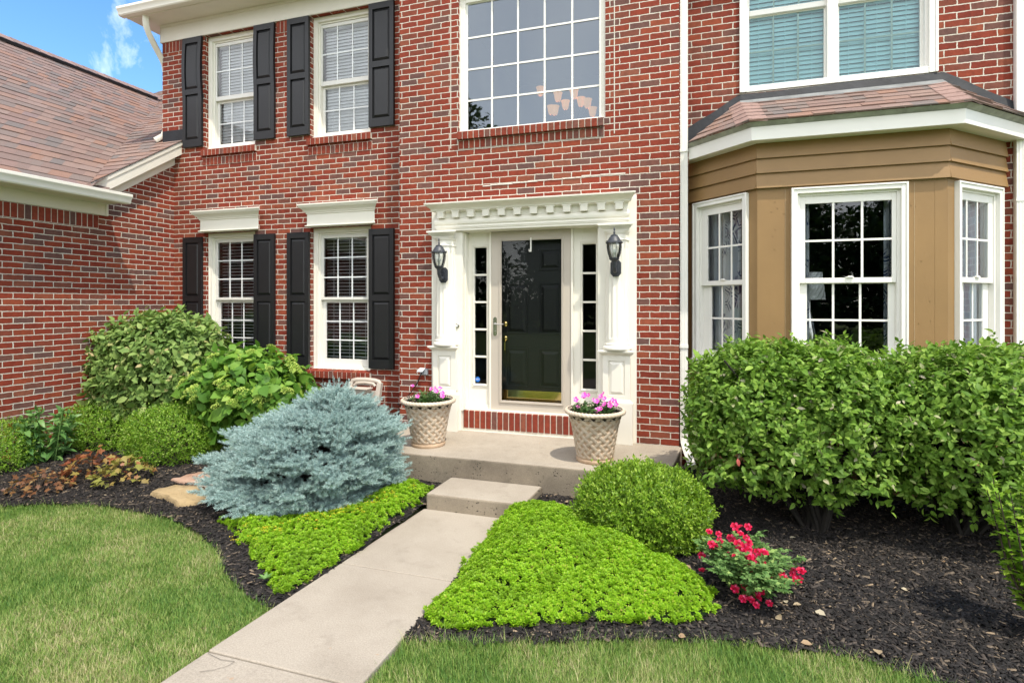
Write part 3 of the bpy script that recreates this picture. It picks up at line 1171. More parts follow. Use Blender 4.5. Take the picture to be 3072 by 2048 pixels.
# ---- roofs made of courses of shingles
def courses(name, fn, n0, n1, parent, step=.14, thick=.010, jit=.004, mat=SHING, seed=1):
    """fn(i) -> (lower-left, lower-right, upper-right, upper-left, lift vector) of course i"""
    r_ = random.Random(seed)
    vs, fs, uvs = [], [], []
    for i in range(n0, n1):
        q = fn(i)
        if q is None:
            continue
        a, b, c, d, nv = q
        a, b, c, d, nv = Vector(a), Vector(b), Vector(c), Vector(d), Vector(nv)
        Lg = (b - a).length
        if Lg < .03:
            continue
        k = max(1, int(Lg / .27))
        cuts = [0.0]
        while cuts[-1] < 1:
            cuts.append(min(1.0, cuts[-1] + r_.uniform(.09, .25) / Lg))
        u_off = r_.uniform(0, 9)
        for j in range(len(cuts) - 1):
            t0, t1 = cuts[j], cuts[j + 1]
            h = thick * (r_.choice((.7, 1.0, 1.0, 1.4)))
            drop = r_.choice((0, 0, .1)) * (a - d) * .12
            p0, p1 = a.lerp(b, t0), a.lerp(b, t1)
            p2, p3 = d.lerp(c, t1), d.lerp(c, t0)
            p0 = p0 + drop
            p1 = p1 + drop
            ov = (p2 - p1) * .12
            o = len(vs)
            vs += [p0 + nv * h, p1 + nv * h, p2 + ov + nv * .001, p3 + ov + nv * .001, p0 - nv * .004, p1 - nv * .004]
            fs += [(o, o + 1, o + 2, o + 3), (o + 4, o + 5, o + 1, o), (o + 4, o, o + 3), (o + 1, o + 5, o + 2)]
            uu = r_.uniform(0, 400)
            uu = math.floor(uu) * .27 + .1
            uvs += [(uu, i + .5)] * 4 * 2 + [(uu, i + .5)] * 6
    o = ORG.get(parent, Vector((0, 0, 0)))
    me = bpy.data.meshes.new(name)
    me.from_pydata([tuple(v - o) for v in vs], [], fs)
    uvl = me.uv_layers.new(name='UVMap')
    uvl.data.foreach_set('uv', np.array(uvs, np.float32).ravel())
    return link(name, me, mat, parent)


GP, FP = .72, .68
GE, GZ = -6.76, 3.105


def gz(x):
    return GZ + GP * (GE - x)


def valley_y(x):                      # where the garage slope meets the front slope
    return .32 + (gz(x) - 4.10) / FP


sl = math.hypot(1, GP)
nG = Vector((GP, 0, 1)).normalized()


def garage_course(i):
    s0, s1 = i * .172 / sl, (i + 1) * .172 / sl
    xa, xb = GE - s0, GE - s1
    if xb < -11.14:
        return None
    return ((xa, -8, gz(xa)), (xa, max(valley_y(xa), -1.0), gz(xa)), (xb, max(valley_y(xb), -1.0), gz(xb)), (xb, -8, gz(xb)), nG)


groof = courses('garage_roof', garage_course, 0, 60, house)
mb = MB()
mb.add([(GE, -8, GZ - .02), (GE, -.9, GZ - .02), (-11.1, 3.44, gz(-11.1) - .02), (-11.1, -8, gz(-11.1) - .02)], [(0, 1, 2, 3)])
mb.add([(-11.1, -8, gz(-11.1)), (-11.1, 6, gz(-11.1)), (-15.5, 6, 3.1), (-15.5, -8, 3.1)], [(0, 1, 2, 3)])
mb.build('roof_deck', SHING, groof)
mb = MB()
zr = gz(-11.1)
for q in range(1):
    mb.prism([(-11.26, -8, zr - .06), (-11.1, -8, zr + .075), (-10.93, -8, zr - .04), (-10.95, -8, zr - .085), (-11.1, -8, zr + .0)],
             [(-11.26, 3.25, zr - .06), (-11.1, 3.25, zr + .075), (-10.93, 3.25, zr - .04), (-10.95, 3.25, zr - .085), (-11.1, 3.25, zr + .0)])
mb.build('ridge_vent', paint('black_ridge_vent', (.012, .012, .012), .6), groof)
vs = MB()
y_ = -8
while y_ < 3.4:
    vs.prism([(-11.27, y_, zr - .03), (-11.1, y_, zr + .095), (-10.95, y_, zr - .02), (-11.1, y_, zr + .08)],
             [(-11.27, y_ + .2, zr - .036), (-11.1, y_ + .2, zr + .088), (-10.95, y_ + .2, zr - .027), (-11.1, y_ + .2, zr + .07)])
    y_ += .2
vs.build('ridge_cap', islandmat('ridge_shingle', [(0, (.22, .15, .13)), (1, (.30, .2, .17))], .9, .003, 200), groof)

nF = Vector((0, -FP, 1)).normalized()
sf = math.hypot(1, FP)


def fz(y):
    return 4.10 + FP * (y - .32)


def front_course(i):
    y0, y1 = -1.05 + i * .172 / sf, -1.05 + (i + 1) * .172 / sf

    def left(y):
        x = GE - (fz(y) - GZ) / GP
        return x if x > -11.1 else -12.45

    def right(y):
        return -6.905 if y < .29 else -7.30
    if y1 > 7:
        return None
    xl0, xl1 = left(y0), left(y1)
    if xl0 > -11.1 and xl1 < -11.2:
        xl1 = xl0
    return ((xl0, y0, fz(y0)), (right(y0), y0, fz(y0)), (right(y0), y1, fz(y1)), (xl1, y1, fz(y1)), nF)


froof = courses('front_slope_roof', front_course, 0, 70, house, seed=4)
mb = MB()
mb.poly([(-6.78, -1.05, fz(-1.05) - .02), (-6.91, -1.05, fz(-1.05) - .02), (-6.91, .298, fz(.298) - .02), (-7.4, .298, fz(.298) - .02), (-11.1, 3.44, fz(3.44) - .02)])
mb.poly([(-7.3, .298, fz(.298) - .02), (-7.3, 7, fz(7) - .02), (-12.4, 7, fz(7) - .02), (-12.4, 3.5, fz(3.5) - .02), (-11.1, 3.44, fz(3.44) - .02)])
mb.build('roof_deck', SHING, froof)
# rake trim, soffit, frieze and gutter of the garage
mb = MB()


def rk(y):
    return fz(y) - .012


for xo, za, zb in ((-6.925, -.19, -.045), (-6.914, -.06, -.002)):
    mb.prism([(xo, -1.0, rk(-1.0) + za), (xo, .32, rk(.32) + za), (xo, .32, rk(.32) + zb), (xo, -1.0, rk(-1.0) + zb)],
             [(-7.0, -1.0, rk(-1.0) + za), (-7.0, .32, rk(.32) + za), (-7.0, .32, rk(.32) + zb), (-7.0, -1.0, rk(-1.0) + zb)])
mb.prism([(-6.98, -1.0, rk(-1.0) - .195), (-6.98, .29, rk(.29) - .195), (-6.98, .29, rk(.29) - .18), (-6.98, -1.0, rk(-1.0) - .18)],
         [(-7.085, -1.0, rk(-1.0) - .195), (-7.085, .29, rk(.29) - .195), (-7.085, .29, rk(.29) - .18), (-7.085, -1.0, rk(-1.0) - .18)])
mb.prism([(GX + .02, -.69, rk(-.69) - .33), (GX + .02, .298, rk(.298) - .33), (GX + .02, .298, rk(.298) - .194), (GX + .02, -.69, rk(-.69) - .194)],
         [(GX, -.69, rk(-.69) - .33), (GX, .298, rk(.298) - .33), (GX, .298, rk(.298) - .194), (GX, -.69, rk(-.69) - .194)])
mb.build('rake_board', CREAM, house, bevel=.002)
mb = MB()
mb.box(GX, GX + .022, -8, -.67, 2.86, 3.02)
mb.box(GX, GX + .034, -.70, -.67, 2.862, 3.019)
mb.box(GX, GX + .03, -8, -.70, 2.863, 2.882)
mb.box(GX, -6.74, -8, -.69, 3.005, 3.018)
mb.box(-6.745, -6.725, -8, -.69, 2.99, 3.10)
mb.build('eave_trim', CREAM, house, bevel=.002)
kgutter((-6.725, -8), (-6.725, -.68), (1, 0), 3.105, 'gutter')
# step flashing where the front slope meets the wall
mb = MB()
mb.prism([(-7.27, .285, fz(.29) + .0), (-6.88, .285, fz(.29) + .0), (-6.88, .285, fz(.29) + .16), (-7.27, .285, fz(.29) + .16)],
         [(-7.27, .298, fz(.29) + .0), (-6.88, .298, fz(.29) + .0), (-6.88, .298, fz(.29) + .16), (-7.27, .298, fz(.29) + .16)])
mb.build('flashing', FLASH, house)

# ---- bay window
BP = [(-.02, .3), (.6, -.32), (2.06, -.32), (2.72, .3)]
BT = [frame(BP[i], BP[i + 1]) for i in range(3)]
BL = [math.dist(BP[i], BP[i + 1]) for i in range(3)]
BW = [(.122, .787), (.278, 1.17), (.101, .815)]        # casing extents along each face
for i in range(3):
    T, L = BT[i], BL[i]
    a, b = BW[i]
    mb = MB()
    wallgrid(mb, T, 0, L, .12, 2.80, [(a + .03, b - .03, 1.16, 2.75)], .1)
    mb.T = T
    # sill and skirt boards
    mb.box(-.01, L + .01, -.028, .0, .40, .455)
    mb.box(0, L, -.016, .0, .12, .40)
    # corner boards
    e = .012
    mb.box(0.0, .10 if i else .085, -.0015, .0, .455, 2.795)
    mb.box(L - .09, L, -.0015, .0, .455, 2.795)
    # lapped boards above the windows
    z0s = [2.795, 2.93, 3.065]
    for q, z in enumerate(z0s):
        zt = z + .15
        ex = .024 * math.tan(R(22.5))
        l0 = -ex if i else 0
        r0 = L + (ex if i < 2 else 0)
        mb.prism([(l0, -.036, z), (r0, -.036, z), (r0, -.004, z), (l0, -.004, z)],
                 [(l0, -.012, zt), (r0, -.012, zt), (r0, -.001, zt), (l0, -.001, zt)])
    mb.build('bay_wall', TAN, house, bevel=.0015)
    wn = casing(T, a, b, 1.18, 2.777, .05, -.035, .03, WHITE2, True, (.022, .0))
    g0, g1 = (a + .155, b - .068) if i == 0 else ((a + .118, b - .105) if i == 1 else (a + .058, b - .145))
    sash(T, a + .072, b - .072, 1.93, 2.705, .012, g0, g1, 1.975, 2.638, 3, 2, wn, WHITE2, WHITE2, GLASS, .03, .018)
    sash(T, a + .072, b - .072, 1.215, 1.945, .045, g0 + .02, g1 - .02, 1.28, 1.925, 3, 2, wn, WHITE2, WHITE2, GLASS, .03, .018)
    mb = MB(T)
    xm = (a + b) / 2 + .02
    mb.box(xm - .03, xm + .03, -.004, .03, 1.975, 1.984)
    mb.box(xm - .012, xm + .02, -.004, .02, 1.984, 1.992)
    mb.build('sash_lock', WHITE2, wn, bevel=.002)
mb = MB()
rr = random.Random(9)
for i in (0, 1, 2):                        # nail heads on the panels
    mb.T = BT[i]
    a, b = BW[i]
    for q in range(14 if i == 1 else 3):
        x = rr.choice((rr.uniform(.12, a - .03) if i == 1 else L, rr.uniform(b + .03, BL[i] - .11))) if i == 1 else BL[i] - .05
        z = rr.uniform(1.4, 2.72)
        mb.box(x - .004, x + .004, -.0035, 0, z - .004, z + .004)
mb.build('nail_head', TAN, house)
CAULK = paint('caulk_line', (.42, .30, .17), .6, .1, 20)
mb = MB(BT[1])
for x, z0_, z1_ in ((.232, .5, 2.78), (1.225, .5, 2.78)):
    mb.box(x - .002, x + .002, -.002, .002, z0_, z1_)
mb.box(1.20, 1.458, -.0045, .002, 2.788, 2.794)
mb.box(.02, .27, -.0035, .002, 2.789, 2.793)
mb.build('caulk_seam', CAULK, house)


# fascia, drip edge, soffit and hip roof of the bay
def off(o):
    t = math.tan(R(22.5)) * o
    s2 = math.sqrt(.5)
    return [(.002, -.32 - o + BP[1][0] - t - .002), (BP[1][0] - t, BP[1][1] - o), (BP[2][0] + t, BP[2][1] - o), (BP[3][0] + o / s2 * 1.0, .3)]


def ring(mb, pts_out, pts_in, z0, z1):
    for i in range(3):
        a, b, c, d = pts_out[i], pts_out[i + 1], pts_in[i + 1], pts_in[i]
        mb.prism([(*a, z0), (*b, z0), (*c, z0), (*d, z0)], [(*a, z1), (*b, z1), (*c, z1), (*d, z1)])


mb = MB()
ring(mb, off(.155), off(.13), 3.20, 3.318)
ring(mb, off(.132), off(.0), 3.206, 3.216)
bf = mb.build('bay_fascia', WHITE2, house, bevel=.002)
mb = MB()
A, B_ = off(.155), off(.20)
for i in range(3):
    mb.prism([(*A[i], 3.319), (*A[i + 1], 3.319), (*off(.13)[i + 1], 3.319), (*off(.13)[i], 3.319)],
             [(*B_[i], 3.352), (*B_[i + 1], 3.352), (*off(.13)[i + 1], 3.352), (*off(.13)[i], 3.352)])
mb.build('drip_edge', DRIP, bf)
E_ = off(.215)
TOPZ, TOPY = 3.80, .27
TOP = [(.50, TOPY), (2.24, TOPY)]
EZ = 3.357
quads = [((E_[0][0], E_[0][1]), E_[1], (.50, TOPY), (.45, TOPY)),
         (E_[1], E_[2], TOP[1], TOP[0]),
         (E_[2], (E_[3][0], E_[3][1]), (2.29, TOPY), (2.24, TOPY))]
quads[0] = (E_[0], E_[1], TOP[0], (TOP[0][0] - .01, TOPY))
quads[2] = (E_[2], E_[3], (TOP[1][0] + .01, TOPY), TOP[1])


def bay_course(qd, ncr):
    a, b, c, d = [Vector((p[0], p[1], EZ if k < 2 else TOPZ)) for k, p in enumerate(qd)]
    nv = (b - a).cross(d - a).normalized()
    if nv.z < 0:
        nv = -nv

    def fn(i):
        t0, t1 = i / ncr, (i + 1) / ncr
        return (a.lerp(d, t0), b.lerp(c, t0), b.lerp(c, t1), a.lerp(d, t1), nv)
    return fn


broof = None
for q in range(3):
    r_ = courses('bay_roof', bay_course(quads[q], 6), 0, 6, house, seed=20 + q)
    broof = r_ if q == 1 else broof
# hip caps
for k, (e, t) in enumerate(((E_[1], TOP[0]), (E_[2], TOP[1]))):
    a, b = Vector((*e, EZ)), Vector((*t, TOPZ))
    mb = MB()
    dirs = ((Vector((-.7071, .7071, 0)), Vector((1, 0, 0))) if k == 0 else (Vector((-1, 0, 0)), Vector((.7071, .7071, 0))))
    for i in range(6):
        t0, t1 = i / 6, (i + 1) / 6 + .02
        p0, p1 = a.lerp(b, t0), a.lerp(b, min(t1, 1))
        up0, up1 = Vector((0, 0, .016)), Vector((0, 0, .007))
        ww = .15
        L0, L1 = p0 + dirs[0] * ww + Vector((0, 0, .001)), p1 + dirs[0] * ww
        R0, R1 = p0 + dirs[1] * ww + Vector((0, 0, .001)), p1 + dirs[1] * ww
        lift = Vector((0, 0, .012))
        mb.add([L0 + lift, p0 + up0 + lift * .5, R0 + lift, R1 + lift * .6, p1 + up1 + lift * .5, L1 + lift * .6, L0 - lift, p0 - lift * .3, R0 - lift],
               [(0, 1, 4, 5), (1, 2, 3, 4), (6, 7, 1, 0), (7, 8, 2, 1)])
    mb.build('hip_cap', islandmat('hip_shingle%d' % k, [(0, (.25, .165, .14)), (1, (.32, .21, .18))], .9, .003, 220), broof)
# black step flashing along the top of the bay roof
FL = [(-.01, 3.59), (.50, 3.885), (2.255, 3.90), (2.83, 3.535)]
FB = [(-.04, 3.37), (.52, 3.765), (2.23, 3.775), (2.83, 3.37)]
mb = MB()
for i in range(3):
    (xa, za), (xb, zb) = FL[i], FL[i + 1]
    (xc, zc), (xd, zd) = FB[i], FB[i + 1]
    k = 9
    for q in range(k):
        t0, t1 = q / k, (q + 1) / k
        j0, j1 = [.006 * math.sin(7.3 * (i * 9 + t)) for t in (q, q + 1)]
        mb.prism([(xc + (xd - xc) * t0, .262, zc + (zd - zc) * t0), (xc + (xd - xc) * t1, .262, zc + (zd - zc) * t1), (xa + (xb - xa) * t1, .286 + j1 * .6, za + (zb - za) * t1 + j1), (xa + (xb - xa) * t0, .286 + j0 * .6, za + (zb - za) * t0 + j0)],
                 [(xc + (xd - xc) * t0, .299, zc + (zd - zc) * t0), (xc + (xd - xc) * t1, .299, zc + (zd - zc) * t1), (xa + (xb - xa) * t1, .299, za + (zb - za) * t1 + j1), (xa + (xb - xa) * t0, .299, za + (zb - za) * t0 + j0)])
mb.build('flashing', FLASH, house, smooth=40)
mb = MB()
mb.add([(.50, .262, 3.815), (2.24, .262, 3.82), (2.24, .16, 3.757), (.50, .16, 3.757), (2.24, .16, 3.747), (.50, .16, 3.747)], [(3, 2, 1, 0), (5, 4, 2, 3)])
mb.build('apron_flashing', paint('grey_apron_flashing', (.24, .25, .25), .45, .2, 6), house)

# ------------------------------------------------------------------ things on and in the house
# wall lanterns
def lantern(loc, label):
    x, y, z = loc
    t = thing('wall_lantern', label, 'wall lantern', loc, 'lanterns either side of the front door')
    pc = (x + (.0), y)
    mb = MB()                              # octagonal back plate, stepped
    for (hw, hh, y0, y1) in ((.062, .098, -.012, .0), (.052, .088, -.026, -.012), (.038, .07, -.036, -.026)):
        o = [(-hw, -hh + .035), (-hw + .03, -hh), (hw - .03, -hh), (hw, -hh + .035), (hw, hh - .035), (hw - .03, hh), (-hw + .03, hh), (-hw, hh - .035)]
        mb.prism([(x + a, y + y0, z + b) for a, b in o], [(x + a, y + y1, z + b) for a, b in o])
    mb.box(x - .018, x + .018, y - .06, y - .03, z - .055, z - .02)
    mb.box(x - .012, x + .012, y - .052, y - .03, z + .03, z + .055)
    mb.build('back_plate', LANT, t, bevel=.003)
    cy = y - .14
    mb = MB()
    mb.tube([(x, y - .03, z - .03), (x, y - .07, z - .045), (x, y - .11, z - .03), (x, cy, z + .01), (x, cy, z + .06)], [.016, .02, .022, .022, .026], 12)
    mb.tube([(x, y - .03, z + .0), (x, y - .075, z + .015), (x, y - .10, z - .005)], .009, 8)
    mb.lathe([(.022, z + .055), (.03, z + .07), (.05, z + .085), (.058, z + .098), (.06, z + .106), (.05, z + .11)], x, cy, 24)
    mb.build('bracket', LANT, t, smooth=40)
    zb, zt = z + .106, z + .272
    prof = [(.052, 0), (.062, .12), (.073, .32), (.081, .55), (.085, .78), (.084, 1.0)]
    mb = MB()
    for k in range(8):
        a = math.pi / 8 + k * math.pi / 4
        mb.tube([(x + r * math.cos(a), cy + r * math.sin(a), zb + q * (zt - zb)) for r, q in prof], .0036, 6)
    mb.build('cage', LANT, t, smooth=50)
    mb = MB()
    mb.lathe([(r - .004, zb + q * (zt - zb)) for r, q in prof], x, cy, 24, caps=False)
    mb.build('glass', GLASSL, t, smooth=60)
    mb = MB()
    mb.lathe([(.012, zb), (.012, zb + .04)], x, cy, 12)
    mb.lathe([(.010, zb + .04), (.022, zb + .06), (.026, zb + .078), (.02, zb + .095), (.006, zb + .104)], x, cy, 14)
    mb.build('bulb', paint('frosted_bulb', (.85, .85, .82), .25), t, smooth=60)
    mb = MB()
    n8 = 24
    mb.lathe([(.094, zt), (.098, zt + .006), (.096, zt + .018), (.082, zt + .024), (.07, zt + .045), (.055, zt + .072), (.042, zt + .084), (.043, zt + .092), (.03, zt + .1), (.012, zt + .108), (.009, zt + .122), (.015, zt + .128), (.009, zt + .135), (.006, zt + .145), (.011, zt + .16), (.006, zt + .182), (.001, zt + .19)], x, cy, n8)
    for k in range(4):
        a = k * math.pi / 2 + .6
        mb.box(x + .092 * math.cos(a) - .005, x + .092 * math.cos(a) + .005, cy + .092 * math.sin(a) - .005, cy + .092 * math.sin(a) + .005, zt + .014, zt + .03)
    mb.build('lantern_roof', LANT, t, smooth=35)
    t.scale = (.87, .87, .87)
    return t


GLASSL = glassmat('lantern_glass', (.93, .95, .94), .09)
lantern((-2.612, -.150, 2.066), 'dark grey wall lantern on the fluted column above the doorbell')
lantern((-.702, -.150, 2.108), 'dark grey wall lantern on the fluted column nearest the white downspout')

# doorbell
t = MB()
m4 = Matrix.Translation((-2.506, -.021, 1.494)) @ Matrix.Rotation(R(90), 4, 'X')
a = MB(m4)
a.lathe([(.028, 0), (.03, .005), (.026, .011), (.018, .013)], 0, 0, 28)
ob = a.build('doorbell', CHROME, None, smooth=40)
ob.scale = (1, 1, 1)
tag(ob, 'round nickel doorbell on the white door surround below a lantern', 'doorbell')
a = MB(m4)
a.lathe([(.014, .011), (.013, .018), (.006, .02)], 0, 0, 20)
ob2 = a.build('button', paint('pale_button', (.75, .74, .70), .3), ob, smooth=40)

# wreath hanger on the storm door
mb = MB()
mb.box(-1.672, -1.656, .082, .087, 2.33, 2.478)
mb.box(-1.676, -1.656, .066, .087, 2.322, 2.332)
mb.box(-1.682, -1.674, .062, .068, 2.322, 2.352)
mb.box(-1.672, -1.656, .087, .1, 2.474, 2.478)
tag(mb.build('wreath_hanger', WHITE2, None, bevel=.002), 'small white hook hanging at the top of the dark storm door glass', 'hook')

# security sticker in the sidelight: blue disc with white letters
t = thing('security_sticker', 'round blue sticker with white letters low in the narrow sidelight', 'sticker', (-2.318, .1425, .875))
a = MB()
m4 = Matrix.Translation((-2.318, .1425, .875)) @ Matrix.Rotation(R(90), 4, 'X')
a.T = m4
a.lathe([(.031, 0), (.031, .001)], 0, 0, 8, R(22.5), R(382.5))
a.build('disc', paint('sticker_blue', (.015, .16, .55), .4), t)
fc = bpy.data.curves.new('lettering', 'FONT')
fc.body, fc.size, fc.align_x, fc.align_y, fc.extrude = 'ADT', .024, 'CENTER', 'CENTER', .0002
fo = bpy.data.objects.new('lettering_curve', fc)
COL.objects.link(fo)
lme = bpy.data.meshes.new_from_object(fo.evaluated_get(bpy.context.evaluated_depsgraph_get()))
bpy.data.objects.remove(fo)
lme.transform(Matrix.Translation((0, -.0016, 0)) @ Matrix.Rotation(R(90), 4, 'X'))
lo_ = bpy.data.objects.new('lettering', lme)
COL.objects.link(lo_)
lme.materials.clear()
lme.materials.append(WHITE2)
lo_.parent = t

# outlet, cord
t = thing('outdoor_outlet', 'grey weatherproof outlet box with open lid on brick beside the door surround', 'outlet', (-2.93, 0, .96))
mb = MB()
mb.box(-2.965, -2.875, -.035, .0, .925, .995)
mb.build('outlet_box', paint('grey_plastic', (.36, .39, .42), .5), t, bevel=.004)
mb = MB()
mb.prism([(-2.965, -.036, .998), (-2.895, -.036, .998), (-2.905, -.10, .962), (-2.975, -.10, .962)], [(-2.965, -.036, 1.006), (-2.895, -.036, 1.006), (-2.905, -.102, .97), (-2.975, -.102, .97)])
mb.build('lid', paint('pale_grey_plastic', (.62, .66, .68), .5), t, bevel=.002)
mb = MB()
mb.tube([(-2.93, -.05, .955), (-2.945, -.06, .92), (-2.99, -.05, .83), (-3.08, -.03, .72), (-3.17, -.02, .62), (-3.25, .0, .54), (-3.30, .12, .50), (-3.36, .18, .42), (-3.44, .2, .33), (-3.5, .1, .2)], .006, 8)
tag(mb.build('power_cord', paint('black_rubber', (.012, .012, .012), .5), None, smooth=60), 'thin black power cord running down the brick from the outlet', 'cord')

# spigot + hose connector
t = thing('spigot', 'dark outdoor tap with hose fitting low on the brick wall', 'tap', (-3.33, .3, .47))
mb = MB()
mb.lathe([(.035, 0), (.035, .01), (.015, .014)], 0, 0, 16)
k_ = MB(Matrix.Translation((-3.345, .298, .475)) @ Matrix.Rotation(R(90), 4, 'X'))
k_.add(mb.v, mb.f)
k_.T = None
k_.tube([(-3.345, .29, .475), (-3.345, .2, .475), (-3.35, .17, .45), (-3.36, .165, .40)], [.015, .018, .018, .016], 10)
k_.tube([(-3.36, .165, .41), (-3.37, .165, .36)], .021, 10)
k_.tube([(-3.345, .2, .49), (-3.345, .2, .52)], .006, 8)
k_.tube([(-3.385, .2, .52), (-3.305, .2, .52)], .012, 8)
k_.build('tap', paint('dark_bronze_tap', (.04, .04, .042), .35, metal=.6), t, smooth=40)
HOSEM = paint('teal_green_hose', (.035, .13, .13), .4)
mb = MB()
mb.tube([(-3.37, .165, .37), (-3.40, .16, .31), (-3.45, .13, .22), (-3.52, .05, .10), (-3.6, -.05, .06)], .011, 8)
mb.build('hose_lead', HOSEM, t, smooth=60)

# hose reel cart
t = thing('hose_reel_cart', 'beige plastic hose reel cart with tray behind the blue spruce', 'hose reel', (-3.72, -.05, .02))
PL = paint('beige_plastic', (.52, .45, .38), .5, .06, 10)
yy = -.03
mb = MB()


def leg(xb, xt, zt, w_):
    mb.prism([(xb - w_, yy - .12, .05), (xb + w_, yy - .12, .05), (xb + w_, yy - .06, .05), (xb - w_, yy - .06, .05)],
             [(xt - w_, yy + .01, zt), (xt + w_, yy + .01, zt), (xt + w_, yy + .06, zt), (xt - w_, yy + .06, zt)])


leg(-4.0, -3.905, .80, .03)
leg(-3.56, -3.515, .80, .028)
hp = [(-3.905, .785), (-3.89, .815), (-3.83, .828), (-3.71, .832), (-3.59, .826), (-3.53, .812), (-3.515, .785)]
mb.tube([(x, yy + .035, z) for x, z in hp], .026, 10)
mb.box(-3.89, -3.53, yy + .0, yy + .03, .60, .70)
mb.tube([(-3.86, yy + .02, .76), (-3.83, yy + .02, .79), (-3.71, yy + .02, .80), (-3.6, yy + .02, .79), (-3.57, yy + .02, .76)], .018, 8)
mb.build('frame', PL, t, smooth=40)
mb = MB()
tr = [(-3.925, yy - .13), (-3.60, yy - .13), (-3.60, yy), (-3.925, yy)]
br = [(-3.905, yy - .10), (-3.655, yy - .10), (-3.655, yy), (-3.905, yy)]
mb.prism([(*p, .625) for p in br], [(*p, .735) for p in tr])
mb.box(-3.935, -3.59, yy - .14, yy + .005, .733, .748)
mb.build('tray', PL, t, bevel=.006)
mb = MB()
m4 = Matrix.Translation((-3.73, yy - .02, .34)) @ Matrix.Rotation(R(90), 4, 'Y')
d_ = MB(m4)
d_.lathe([(.21, -.17), (.21, -.15), (.1, -.145), (.1, .145), (.21, .15), (.21, .17)], 0, 0, 36)
d_.T = None
d_.tube([(-3.55, yy - .02, .34), (-3.53, yy - .08, .50), (-3.46, yy - .085, .535)], .014, 8)
d_.tube([(-3.55, yy - .085, .535), (-3.44, yy - .085, .535)], .017, 10)
d_.build('reel', paint('black_reel_plastic', (.015, .016, .022), .35), t, smooth=40)
mb = MB()
pts = []
for i in range(140):
    a = i / 140 * 2 * math.pi * 7
    rr_ = .20 + .012 * math.sin(i * .37)
    pts.append((-3.86 + .26 * i / 140, yy - .02 + rr_ * math.cos(a), .34 + rr_ * math.sin(a)))
mb.tube(pts, .011, 6)
mb.tube([(-3.66, yy - .04, .60), (-3.58, yy - .06, .585), (-3.51, yy - .06, .53), (-3.465, yy - .05, .45), (-3.455, yy - .04, .36), (-3.47, yy - .02, .25), (-3.5, yy - .04, .12)], .012, 8)
mb.build('hose', HOSEM, t, smooth=60)

# chandelier seen through the big window
t = thing('chandelier', 'lit chandelier with frosted glass shades hanging behind the big upper window', 'chandelier', (-1.55, 2.0, 4.5))
SHADE = emit('lit_frosted_shade', (1, .50, .16), .20)
spots = [(-1.56, 2.0, 4.74), (-1.774, 1.9, 4.69), (-1.697, 2.05, 4.62), (-1.47, 2.05, 4.64), (-1.358, 1.95, 4.57), (-1.895, 2.0, 4.55), (-1.785, 1.75, 4.45), (-1.295, 2.0, 4.46), (-2.085, 2.1, 4.88)]
sh = None
for p in spots:
    mb = MB()
    mb.lathe([(.02, -.065), (.038, -.055), (.05, -.01), (.056, .035), (.066, .062)], 0, 0, 18, caps=False)
    if sh is None:
        q = MB(Matrix.Translation(p))
        q.add(mb.v, mb.f)
        sh = q.build('shade', SHADE, t, smooth=60)
        base = Vector(p)
    else:
        c = sh.copy()
        COL.objects.link(c)
        c.parent = t
        c.location = Vector(p) - base
mb = MB()
mb.tube([(-1.58, 2.0, 6.0), (-1.58, 2.0, 4.35)], .008, 8)
mb.lathe([(.01, 4.3), (.04, 4.34), (.05, 4.4), (.02, 4.46), (.03, 4.5), (.012, 4.56)], -1.58, 2.0, 16)
for p in spots[:-1]:
    c = Vector((-1.58, 2.0, 4.42))
    e = Vector(p) + Vector((0, 0, -.06))
    m_ = c.lerp(e, .6) + Vector((0, 0, -.09))
    mb.tube([c, c.lerp(m_, .5) + Vector((0, 0, -.03)), m_, e.lerp(m_, .3), e], .006, 6)
mb.build('arm', paint('bronze_arm', (.05, .04, .03), .4), t, smooth=60)

# curtains in the bay
def curtain(p0, p1, z0, z1, label, folds, mat, amp=.03):
    mb = MB()
    N_ = folds * 8
    a, b = Vector((*p0, 0)), Vector((*p1, 0))
    nn = Vector((-(b - a).y, (b - a).x, 0)).normalized()
    top = [a.lerp(b, i / N_) + nn * amp * math.sin(i / 8 * 2 * math.pi + .4 * math.sin(i)) for i in range(N_ + 1)]
    vs = [(p.x, p.y, z0) for p in top] + [(p.x, p.y, z1) for p in top]
    m_ = N_ + 1
    mb.add(vs, [(i, i + 1, m_ + i + 1, m_ + i) for i in range(N_)])
    o = mb.build('curtain', mat, None, smooth=80)
    return tag(o, label, 'curtain', 'curtains in the bay window')


def curtainmat():
    m, n, l, b, o = M('blue_print_curtain')
    p = pos(n)
    v = node(n, 'ShaderNodeTexVoronoi', Scale=7.0)
    v.feature = 'DISTANCE_TO_EDGE'
    mp_ = n.new('ShaderNodeMapping')
    mp_.inputs['Scale'].default_value = (1.6, 1.6, .8)
    l.new(p, mp_.inputs[0])
    l.new(mp_.outputs[0], v.inputs['Vector'])
    r = ramp(n, [(.03, (0, 0, 0)), (.05, (1, 1, 1)), (.11, (1, 1, 1)), (.13, (0, 0, 0)), (.2, (0, 0, 0)), (.22, (.8, .8, .8)), (.26, (0, 0, 0))])
    l.new(v.outputs[0], r.inputs[0])
    pk = ramp(n, [(.46, (0, 0, 0)), (.52, (1, 1, 1))])
    l.new(noise(n, l, p, 4.5, 3), pk.inputs[0])
    f = math_(n, l, 'MULTIPLY', r.outputs[0], pk.outputs[0])
    l.new(mixc(n, l, f, (.62, .66, .72), (.03, .05, .16)), b.inputs['Base Color'])
    b.inputs['Roughness'].default_value = .9
    return m


